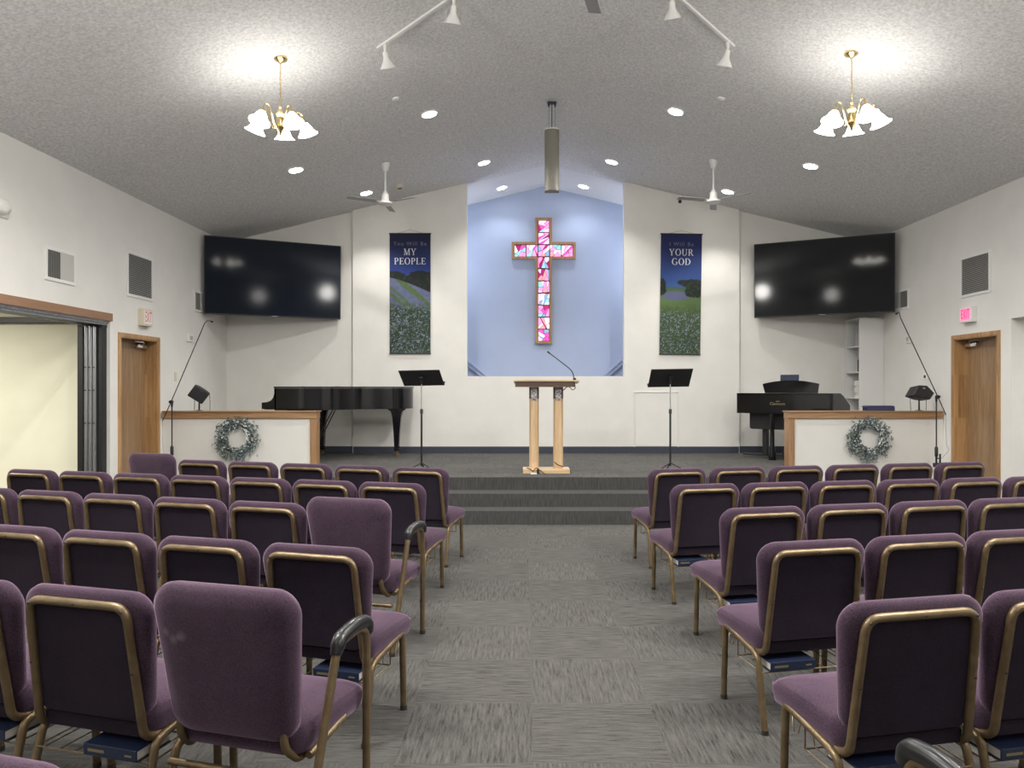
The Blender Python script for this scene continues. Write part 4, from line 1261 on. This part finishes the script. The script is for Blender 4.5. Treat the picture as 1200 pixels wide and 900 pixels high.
# ------------------------------------------------------------------ wreaths
def wreath(label, px, py, seed, long_dir):
    Y = YH - .065
    c = at(px, py, Y)
    rn = random.Random(seed)
    t = thing('wreath', label, 'wreath', (c.x, Y, c.z), 0, 'blue-green wreaths on the half walls')
    w = MB()
    for k in range(5):
        ph = rn.uniform(0, 6); pts = []
        for i in range(41):
            a = 2 * PI * i / 40
            r = .195 + .02 * math.sin(a * 3 + ph) + rn.uniform(-.006, .006)
            pts.append((r * math.cos(a), .012 * math.sin(a * 4 + ph * 2), r * math.sin(a)))
        w.tube(pts, .006, 5)
    w.build('twig_ring', M['twig'], t)
    A, B, TW = MB(), MB(), MB()
    def leaf(mb, p, d, ln, wd):
        d = d.normalized(); s = d.cross(Vector((rn.uniform(-.6, .6), -1, rn.uniform(-.6, .6)))).normalized(); n = s.cross(d)
        vs = [p, p + d * ln * .35 + s * wd + n * wd * .3, p + d * ln, p + d * ln * .35 - s * wd + n * wd * .3, p + d * ln * .5 - n * wd * .2]
        mb.add([(v.x, min(v.y, .055), v.z) for v in vs], [(0, 1, 4), (1, 2, 4), (2, 3, 4), (3, 0, 4)])
    for k in range(560):
        a = rn.uniform(0, 2 * PI)
        r = max(.135, rn.gauss(.205, .048))
        p = Vector((r * math.cos(a), rn.uniform(-.045, .02), r * math.sin(a)))
        tang = Vector((-math.sin(a), 0, math.cos(a))) * (-1 if rn.random() < .85 else 1)
        d = tang * .8 + Vector((math.cos(a), 0, math.sin(a))) * rn.uniform(-.2, .9) + Vector((0, rn.uniform(-.5, .2), 0))
        leaf(A if rn.random() < .55 else B, p, d, rn.uniform(.032, .062), rn.uniform(.009, .017))
    for k in range(44):
        a = rn.uniform(0, 2 * PI) if rn.random() < .45 else long_dir + rn.gauss(0, .8)
        r0 = .21; ln = rn.uniform(.08, .15)
        d = Vector((math.cos(a + .35), rn.uniform(-.2, .05), math.sin(a + .35))).normalized()
        if d.z > .55: ln *= .7
        p0 = Vector((r0 * math.cos(a), -.02, r0 * math.sin(a))); p1 = p0 + d * ln
        TW.tube([p0, (p0 + p1) / 2 + Vector((0, -.004, .004)), p1], .0022, 4)
        for i in range(8):
            q = p0 + (p1 - p0) * (i + 1) / 8
            s = Vector((-d.z, rn.uniform(-.3, .1), d.x)) * (1 if i % 2 else -1)
            leaf(A if rn.random() < .5 else B, q, d * .6 + s * .8, rn.uniform(.018, .034), rn.uniform(.005, .009))
    def ball(mb, p, r):
        mb.lathe([(0, -r), (r * .8, -r * .6), (r, 0), (r * .8, r * .6), (0, r)], 6, tuple(p))
    for k in range(70):
        a = rn.uniform(0, 2 * PI); r = rn.gauss(.205, .045)
        ball((B.slot(1) if rn.random() < .6 else A.slot(1)), Vector((r * math.cos(a), rn.uniform(-.06, -.03), r * math.sin(a))), rn.uniform(.005, .011))
    for k in range(16):
        a = rn.uniform(-.9, 1.1); r = rn.gauss(.165, .02)
        leaf(B.slot(1), Vector((r * math.cos(a), -.055, r * math.sin(a))), Vector((-math.sin(a), -.1, math.cos(a))), .05, .008)
    A.build('blue_foliage', [M['leaf_a'], M['berry']], t, smooth=0, recalc=False); B.build('grey_foliage', [M['leaf_b'], M['bloom']], t, smooth=0, recalc=False)
    TW.build('twig', M['twig'], t)
wreath('blue-green wreath on the half wall in front of the grand piano', 278.5, 513.5, 4, 3.6)
wreath('blue-green wreath on the half wall in front of the bookcase', 1018, 513.5, 9, 3.9)

# ------------------------------------------------------------------ wall fittings
def wall_T(side, y, z):
    """local frame: x along the wall (towards the stage), y out of the wall into the room is -y"""
    if side == 'L': return (XL, y, z), math.radians(90)
    return (XR, y, z), math.radians(-90)
def yw(side, px): X = XL if side == 'L' else XR; return X * F / (px - 615)
def zw(py, y): return EYE - (py - 455) / F * y
def vent(label, side, px0, px1, pyt, pyb, vertical, ref):
    ya, yb = sorted((yw(side, px0), yw(side, px1)))
    yr = yw(side, ref)
    zt, zb = zw(pyt, yr), zw(pyb, yr)
    W, H = yb - ya, zt - zb
    loc, rz = wall_T(side, (ya + yb) / 2, (zt + zb) / 2)
    t = thing('wall_vent', label, 'vent', loc, rz, 'wall vents')
    f = .035
    w = MB()
    for a, b, c, d in ((-W / 2, W / 2, H / 2 - f, H / 2), (-W / 2, W / 2, -H / 2, -H / 2 + f), (-W / 2, -W / 2 + f, -H / 2 + f, H / 2 - f), (W / 2 - f, W / 2, -H / 2 + f, H / 2 - f)):
        w.box(a, b, -.014, -.0005, c, d)
    w.build('frame', M['white'], t, smooth=0)
    w = MB(); w.box(-W / 2 + f * .5, W / 2 - f * .5, -.003, -.0008, -H / 2 + f * .5, H / 2 - f * .5); w.build('duct', M['ventdark'], t, smooth=0)
    w = MB()
    if vertical:
        n = 16
        for k in range(n):
            x = -W / 2 + f + (W - 2 * f) * (k + .5) / n
            T = Matrix.Translation((x, -.008, 0)) @ Matrix.Rotation(math.radians(35 if k < n / 2 else -35), 4, 'Z')
            w.box(-.010, .010, -.001, .001, -H / 2 + f, H / 2 - f, 0, T)
    else:
        n = max(8, int(H / .021))
        for k in range(n):
            z = -H / 2 + f + (H - 2 * f) * (k + .5) / n
            T = Matrix.Translation((0, -.008, z)) @ Matrix.Rotation(math.radians(35), 4, 'X')
            w.box(-W / 2 + f, W / 2 - f, -.009, .009, -.001, .001, 0, T)
    w.build('louvre', M['ventgrey'], t, smooth=0)
vent('square vent with upright slats above the folding partition opening', 'L', 52, 87.5, 292, 331, True, 69)
vent('larger wall vent with level slats above the exit sign, grand piano side', 'L', 148, 178.5, 298, 350, False, 163)
vent('small wall vent half hidden behind the dark television', 'L', 227, 241, 341, 366, True, 233)
vent('large wall vent with level slats above the pink exit sign', 'R', 1126, 1161.5, 297, 346, False, 1144)
vent('small wall vent at the edge of the grey television', 'R', 1046, 1065.5, 339, 363, True, 1058)

def exit_sign(label, side, px0, px1, py, hpx, face, letters):
    ya, yb = sorted((yw(side, px0), yw(side, px1))); yc = (ya + yb) / 2
    H = hpx / F * yc; W = yb - ya
    loc, rz = wall_T(side, yc, zw(py, yc))
    t = thing('exit_sign', label, 'exit sign', loc, rz, 'exit signs over the oak doors')
    w = MB(); w.box(-W / 2, W / 2, -.075, -.0005, -H / 2, H / 2, .006); w.build('housing', M['beige'] if side == 'L' else M['white'], t, smooth=0)
    w = MB(); w.box(-W / 2 + .03, W / 2 - .03, -.079, -.0745, -H / 2 + .03, H / 2 - .03, .002); w.build('lit_face', face, t, smooth=0)
    o = text_mesh('lettering', 'EXIT', .20, letters, t, (0, -.0795, 0), (PI / 2, 0, 0), 1, spacing=1.18, extrude=.001)
    wx = o.dimensions.x; hz = o.dimensions.y
    o.scale = ((W - .085) / max(wx, .01), (H - .09) / max(hz, .01), 1)
exit_sign('white exit sign with dark red letters over the oak door, grand piano side', 'L', 161.5, 172.5, 372.3, 20, M['exit_face'], M['exit_red'])
exit_sign('glowing pink exit sign over the oak door, bookcase side', 'R', 1131, 1145, 368.5, 18.5, M['exit_pink'], M['exit_red2'])

def plate(name, label, cat, side, px, py, wpx, hpx, dep, m, m2=None, pn='button'):
    y = yw(side, px); z = zw(py, y)
    loc, rz = wall_T(side, y, z)
    H = hpx / F * y; W = abs(yw(side, px - wpx / 2) - yw(side, px + wpx / 2))
    t = thing(name, label, cat, loc, rz)
    w = MB(); w.box(-W / 2, W / 2, -dep, -.0005, -H / 2, H / 2, .003); w.build('cover_plate', m, t, smooth=0)
    w = MB(); w.box(-W * .25, W * .25, -dep - .004, -dep + .001, -H * .28, H * .2, .002); w.build(pn, m2 or m, t, smooth=0)
plate('thermostat', 'small white thermostat on the wall beside the boom stand', 'thermostat', 'L', 222, 395.8, 6.5, 9.5, .03, M['white'], M['ventgrey'], 'display')
plate('light_switch', 'beige light switch on the wall beside the oak door', 'light switch', 'L', 205.5, 441.5, 2.6, 11, .01, M['beige'], M['beige'], 'toggle')
plate('wall_box', 'small white wall box behind the slanting boom, bookcase side', 'wall box', 'R', 1065.5, 397, 5, 10, .03, M['white'], M['ventgrey'], 'display')
plate('wall_socket', 'small wall socket with a black plug above the wedge speaker', 'socket', 'R', 1084.5, 441, 4.5, 7, .01, M['white'], M['black'], 'plug')
# white rounded fixture at the frame's edge on the left wall
yy = yw('L', -4); zz_ = zw(241.5, yy)
em = thing('emergency_light', 'white rounded wall fixture cut by the frame edge above the wide opening', 'wall light', (XL, yy, zz_), math.radians(90))
w = MB(); prof = []
for k in range(9):
    a = PI / 2 * k / 8; prof.append((.085 * math.cos(a) ** .6 if k < 8 else 0, .09 * math.sin(a)))
w.lathe([(.088, 0)] + prof, 24, T=Matrix.Rotation(PI / 2, 4, 'X') @ Matrix.Diagonal((1.7, 1, 1, 1)).to_4x4()); w.build('cover', M['white'], em)
w = MB(); w.box(-.155, .155, -.012, -.0005, -.095, .095, .01); w.build('back_plate', M['white'], em, smooth=0)

# ------------------------------------------------------------------ ceiling hits
def ceil_hit(px, py):
    dx, dz = (px - 615) / F, -(py - 455) / F
    for s in (-1, 1):
        # EYE + dz*Y = ZR - SL*s*(dx*Y - XC)
        Y = (ZR + SL * s * XC - EYE) / (dz + SL * s * dx)
        if s * (dx * Y - XC) >= -.02: return Vector((dx * Y, Y, EYE + dz * Y)), s
def ceil_frame(p, s):
    """matrix whose -z points out of the ceiling into the room"""
    n = Vector((SL * s, 0, 1)).normalized(); x = Vector((0, 1, 0)).cross(n).normalized()
    return Matrix((x, n.cross(x), n)).transposed().to_4x4()
DLN = []
def downlight(label, px, py, cool=False):
    p, s = ceil_hit(px, py)
    t = thing('recessed_light', label, 'ceiling light', p, 0, 'recessed ceiling lights')
    t.rotation_euler = ceil_frame(p, s).to_euler()
    w = MB(); w.lathe([(.112, -.001), (.118, -.004), (.112, -.010), (.094, -.012), (.090, -.004), (.090, -.001)], 28, capb=False, capt=False); w.build('trim_ring', M['white'], t)
    w = MB(); w.lathe([(.0, -.014), (.05, -.012), (.091, -.005), (.091, -.002), (0, -.002)], 24); w.build('lens', M['lampb'] if cool else M['lamp'], t)
    DLN.append((p, s, cool))
for a in ((503, 133.5, 'lit recessed ceiling light between the track light and the hanging speaker, grand piano side'),
          (346.5, 199, 'lit recessed ceiling light below the chandelier, grand piano side'),
          (429, 226, 'lit recessed ceiling light beside the fan rod, grand piano side'),
          (567, 190.5, 'lit recessed ceiling light just before the niche opening, grand piano side'),
          (792, 130.5, 'lit recessed ceiling light between the track light and the hanging speaker, bookcase side'),
          (950, 194.5, 'lit recessed ceiling light below the chandelier, bookcase side'),
          (853, 224.5, 'lit recessed ceiling light beside the fan rod, bookcase side'),
          (717, 189.5, 'lit recessed ceiling light just before the niche opening, bookcase side')):
    downlight(a[2], a[0], a[1])
downlight('lit recessed light in the white niche ceiling, grand piano side', 588, 220, True)
downlight('lit recessed light in the white niche ceiling, bookcase side', 684, 218.5, True)
for px, py, lab in ((464, 115.5, 'small white ceiling disc under the track light, grand piano side'), (845.5, 115.5, 'small white ceiling disc under the track light, bookcase side')):
    p, s = ceil_hit(px, py)
    o = MB().lathe([(0, -.02), (.03, -.02), (.045, -.012), (.05, -.001), (0, -.001)], 20).build('ceiling_disc', M['white'], None, loc=p, rot=ceil_frame(p, s).to_euler())
    tag(o, lab, 'ceiling disc', 'small ceiling discs')
p, s = ceil_hit(467.5, 217)
sm = thing('smoke_detector', 'pale smoke detector on the ceiling beside the fan, grand piano side', 'smoke detector', p); sm.rotation_euler = ceil_frame(p, s).to_euler()
w = MB(); w.lathe([(0, -.055), (.045, -.055), (.062, -.04), (.066, -.001), (0, -.001)], 22); w.build('housing', M['beige'], sm)
w = MB(); w.lathe([(.03, -.058), (.034, -.058), (.034, -.054), (.03, -.054)], 16); w.build('sensor', M['ventdark'], sm)
# small dark sensor on the stage wall
q = at(797, 236, YC - .012)
o = MB().lathe([(0, -.012), (.022, -.012), (.03, .0), (.03, .012), (0, .012)], 14, T=Matrix.Rotation(-PI / 2, 4, 'X')).build('wall_sensor', M['blackp'], None, loc=q)
tag(o, 'tiny dark sensor high on the stage wall above the YOUR GOD banner', 'sensor')

# ------------------------------------------------------------------ chandeliers
CH = []
def chandelier(label, p, drop=.84, turn=0.):
    t = thing('chandelier', label, 'chandelier', (p.x, p.y, p.z), turn, 'brass chandeliers')
    CH.append(t)
    w = MB(); w.lathe([(0, -.045), (.012, -.045), (.02, -.035), (.055, -.02), (.066, -.006), (.066, .015), (0, .015)], 26); w.build('canopy', M['brass'], t)
    w = MB()
    zt, zb = -.045, -(drop - .40)
    n = 15
    for k in range(n):
        z = zt + (zb - zt) * (k + .5) / n; h = (zt - zb) / n * .62
        pts = []
        for i in range(9):
            a = 2 * PI * i / 8
            c = (.008 * math.cos(a)); pts.append((c if k % 2 else 0, 0 if k % 2 else c, z + h * math.sin(a)))
        w.tube(pts, .0022, 5, cap=False)
    w.tube([(.004 * math.sin(i), .004 * math.cos(i * 1.3), zt + (zb - zt) * i / 12) for i in range(13)], .0025, 5)
    w.build('chain', M['brass'], t)
    zc_ = -(drop - .40)
    w = MB(); w.lathe([(0, 0), (.008, 0), (.012, -.02), (.02, -.035), (.012, -.05), (.028, -.075), (.045, -.10), (.03, -.125), (.034, -.14), (.034, -.21), (.046, -.225), (.03, -.245), (.02, -.265), (.012, -.285), (.006, -.30), (0, -.305)][::-1], 20, (0, 0, zc_)); w.build('centre_column', M['brass'], t)
    for k in range(5):
        a = 2 * PI * k / 5 + .33
        c, s_ = math.cos(a), math.sin(a)
        P = lambda r, z: (r * c, r * s_, zc_ + z)
        w = MB(); w.tube(smooth_path([P(.03, -.20), P(.07, -.235), P(.11, -.12), P(.15, -.045), P(.20, -.06), P(.215, -.13)], .07, 6), .006, 8); ar = w.build('arm', M['brass'], t)
        # tilted socket and bell shade
        T = Matrix.Translation(P(.214, -.125)) @ Matrix.Rotation(a, 4, 'Z') @ Matrix.Rotation(math.radians(-20), 4, 'Y')
        w = MB(); w.lathe([(0, .012), (.014, .012), (.030, -.006), (.032, -.034), (0, -.034)][::-1], 16, T=T); w.build('socket', M['brass'], ar)
        w = MB(); w.lathe([(.031, -.028), (.043, -.048), (.056, -.075), (.066, -.10), (.080, -.12), (.098, -.135)], 22, T=T, capb=False, capt=False)
        w.build('shade', M['shade'], ar)
    return t
p, s = ceil_hit(328.5, 68.5); chandelier('lit five-arm brass chandelier on the grand piano side of the hall', p, .84, .15)
p, s = ceil_hit(998, 62.5); chandelier('lit five-arm brass chandelier on the bookcase side of the hall', p, .84, .75)

# ------------------------------------------------------------------ ceiling fans
def fan(label, p, drop, rot, dark=False):
    t = thing('ceiling_fan', label, 'ceiling fan', p, rot, 'white ceiling fans')
    w = MB(); w.lathe([(0, -.11), (.035, -.11), (.055, -.03), (.062, .0), (.062, .018), (0, .018)], 22); w.build('canopy', M['white'], t)
    w = MB(); w.tube([(0, 0, -.10), (0, 0, -drop + .17)], .013, 10); w.build('downrod', M['white'], t)
    w = MB(); w.lathe([(0, -.03), (.075, -.03), (.105, -.012), (.105, .008), (.07, .02), (.055, .04), (.05, .10), (.052, .125), (.035, .135), (.02, .17), (0, .17)], 26, (0, 0, -drop)); w.build('motor_housing', M['white'], t)
    for k in range(3):
        a = PI / 2 + k * 2 * PI / 3
        T = Matrix.Rotation(a, 4, 'Z') @ Matrix.Translation((0, 0, -drop + .012)) @ Matrix.Rotation(math.radians(11), 4, 'X')
        w = MB(); w.box(.14, .56, -.05, .05, -.003, .003, .002, T); b = w.build('blade', M['fanblade'], t, smooth=0)
        w = MB(); w.box(.08, .20, -.014, .014, .002, .006, .001, T); w.build('blade_arm', M['white'], b, smooth=0)
p, s = ceil_hit(451.5, 192); fan('white ceiling fan above the wall edge next to the dark television', p, p.z - (EYE - (238 - 455) / F * p.y), 0)
p, s = ceil_hit(836, 188.5); fan('white ceiling fan above the wall edge next to the grey television', p, p.z - (EYE - (236 - 455) / F * p.y), -.25)
fan('ceiling fan with only a grey blade tip showing at the frame\'s top', Vector((XC, 4.92, ZR)), 1.02, math.radians(105.5))

# ------------------------------------------------------------------ track lights
def track(label, a, b, ext, grp):
    pa, s = ceil_hit(*a); pb, s2 = ceil_hit(*b)
    d = (pb - pa).normalized(); n = Vector((SL * s, 0, 1)).normalized()
    t = thing('track_light', label, 'track light', pa, 0, grp)
    x = d; y = n.cross(x).normalized(); R = Matrix((x, y, n)).transposed().to_4x4()
    t.rotation_euler = R.to_euler()
    Lg = (pb - pa).length + ext
    w = MB(); w.box(0, Lg, -.018, .018, -.022, -.001, .003); w.build('track_rail', M['white'], t, smooth=0)
    Ri = R.inverted()
    for dist, yaw in ((.10, .5), (1.02, -.4)):
        w = MB()
        base = Vector((dist, 0, -.022))
        dn = (Ri @ Vector((0, 0, -1))).normalized()
        p0 = base; p1 = base + dn * .075
        w.tube([p0, p1], [.018, .012], 10)
        hd = w.build('lamp_head', M['white'], t)
        # bell reflector hanging down, tilted
        aim = (Ri @ Vector((math.sin(yaw) * (.35 if s < 0 else -.35), .45, -1))).normalized()
        q = aim.to_track_quat('-Z', 'Y').to_matrix().to_4x4()
        T = Matrix.Translation(p1) @ q
        w = MB(); w.lathe([(.0, .0), (.026, 0), (.030, -.06), (.042, -.085), (.066, -.12), (.084, -.15), (.080, -.15), (.060, -.12), (.0, -.10)], 20, T=T); w.build('reflector', M['white'], hd)
        w = MB()
        for sg in (-1, 1): w.tube([T @ Vector((sg * .015, 0, .0)), T @ Vector((sg * .075, 0, -.04)), T @ Vector((sg * .088, 0, -.145))], .003, 5)
        w.build('yoke', M['ventgrey'], hd)
track('white track light on the ceiling slope above the grand piano side', (442.5, 55), (521, 1), 1.6, 'ceiling track lights')
track('white track light on the ceiling slope above the bookcase side', (860, 53), (801, 0), 1.6, 'ceiling track lights')

# ------------------------------------------------------------------ hanging column speaker
Ysp = 9.66
pt = at(646.8, 153.5, Ysp); pbm = at(646.8, 224.5, Ysp)
hs = thing('column_speaker', 'grey-beige column speaker hanging from the ceiling ridge before the niche', 'speaker', (pt.x, Ysp, pbm.z))
Hs = pt.z - pbm.z; r = .096
pl = []
for k in range(13):
    a = -PI + PI * k / 12
    pl.append((r * math.cos(a), -.02 + .075 * math.sin(a)))
pl = pl + [(r, .08), (-r, .08)]
w = MB(); w.prism(pl, 0, Hs, 'z'); w.build('cabinet', M['greybeige'], hs, smooth=40)
w = MB(); w.prism([(x * 1.03, y * 1.03) for x, y in pl], Hs + .0005, Hs + .014, 'z'); w.build('top_cap', M['white'], hs, smooth=40)
w = MB(); w.lathe([(0, -.002), (.008, -.002), (.008, .004), (0, .004)], 12, T=Matrix.Translation((-.005, -.096, .165)) @ Matrix.Rotation(PI / 2, 4, 'X')); w.build('badge', M['chrome'], hs)
zr = zc(pt.x) - pbm.z
w = MB(); w.tube([(0, 0, Hs + .01), (0, 0, zr - .01)], .006, 8); w.build('hanging_rod', M['black'], hs)
w = MB()
for x in (-.042, .042): w.tube([(x, 0, Hs + .01), (x, 0, zr - .03)], .002, 5); w.tube([(x, 0, zr - .08), (x, 0, zr - .045)], .010, 8)
w.box(-.06, .06, -.03, .03, zr - .04, zr - .018, .003)
w.build('safety_cable', M['darkmetal'], hs)

# ------------------------------------------------------------------ lights
def spot(p, s, power, cone, col, rad=.06, name='downlight_lamp'):
    l = bpy.data.lights.new(name, 'SPOT'); l.energy = power; l.spot_size = math.radians(cone); l.spot_blend = .55 if cone > 90 else 1.0; l.color = col; l.shadow_soft_size = rad
    o = bpy.data.objects.new(name, l); COL.objects.link(o)
    n = Vector((SL * s, 0, 1)).normalized()
    o.location = p - n * .03
    o.rotation_euler = (0, 0, 0)
    return o
for p, s, cool in DLN:
    if cool: spot(p, s, 24, 130, (.87, .92, 1.0))
    elif p.y < 9.2: spot(p, s, 265, 155, (1.0, .97, .92))
    else: spot(p, s, 95, 100, (1.0, .965, .90))
def point(loc, power, col, rad, name):
    l = bpy.data.lights.new(name, 'POINT'); l.energy = power; l.color = col; l.shadow_soft_size = rad
    o = bpy.data.objects.new(name, l); COL.objects.link(o); o.location = loc
    return o
# fill lamps added out of view for assumed chandeliers; visible ones glow by their shades
for x in (-2.34, 3.12):
    for y, e in ((2.9, 170), (-1.2, 45)):
        point((x, y, 3.95), e, (1.0, .97, .92), .22, 'chandelier_bulbs')
# assumed lamps, hidden by the niche's front wall, added to brighten its ceiling
for x in (-1.7, 2.45):
    point((x, 13.0, 3.85), 22, (.87, .92, 1.0), .12, 'niche_lamp')
# assumed recessed lights out of view, added to brighten floor and seats; no fixtures
for x in (-3.4, -1.3, 2.1, 4.2):
    for y, e in ((5.3, 165), (2.6, 185), (-.4, 45)):
        spot(Vector((x, y, zc(x))), -1 if x < XC else 1, e, 150, (1.0, .97, .92))
# lamps of the side room and the passage
def area(loc, rot, sx, sy, power, col, name):
    l = bpy.data.lights.new(name, 'AREA'); l.shape = 'RECTANGLE'; l.size = sx; l.size_y = sy; l.energy = power; l.color = col
    o = bpy.data.objects.new(name, l); COL.objects.link(o); o.location = loc; o.rotation_euler = rot
    return o
area((-7.2, 7.0, 2.70), (0, 0, 0), 1.2, .6, 95, (1.0, .96, .86), 'side_room_lamp')
area((7.2, 7.6, 2.43), (0, 0, 0), 1.0, .3, 18, (1.0, .96, .92), 'passage_lamp')

wd = bpy.data.worlds.new('World'); SC.world = wd; wd.use_nodes = True
wd.node_tree.nodes['Background'].inputs['Color'].default_value = (.8, .85, .9, 1)
wd.node_tree.nodes['Background'].inputs['Strength'].default_value = .05

# ------------------------------------------------------------------ camera and view
cam = bpy.data.cameras.new('camera'); co = bpy.data.objects.new('camera', cam); COL.objects.link(co)
co.location = (0, 0, EYE); co.rotation_euler = (PI / 2, 0, 0)
cam.sensor_width = 36; cam.sensor_fit = 'HORIZONTAL'; cam.lens = 36 * F / 1200
cam.shift_x = -15 / 1200; cam.shift_y = 5 / 1200
cam.clip_start = .05; cam.clip_end = 100
SC.camera = co
vs_ = SC.view_settings
vs_.view_transform = 'Standard'; vs_.look = 'None'; vs_.gamma = 1; vs_.use_curve_mapping = False
vs_.exposure = 0.42
SC.cycles.use_denoising = True
SC.cycles.max_bounces = 8; SC.cycles.diffuse_bounces = 5
SC.cycles.sample_clamp_indirect = 6
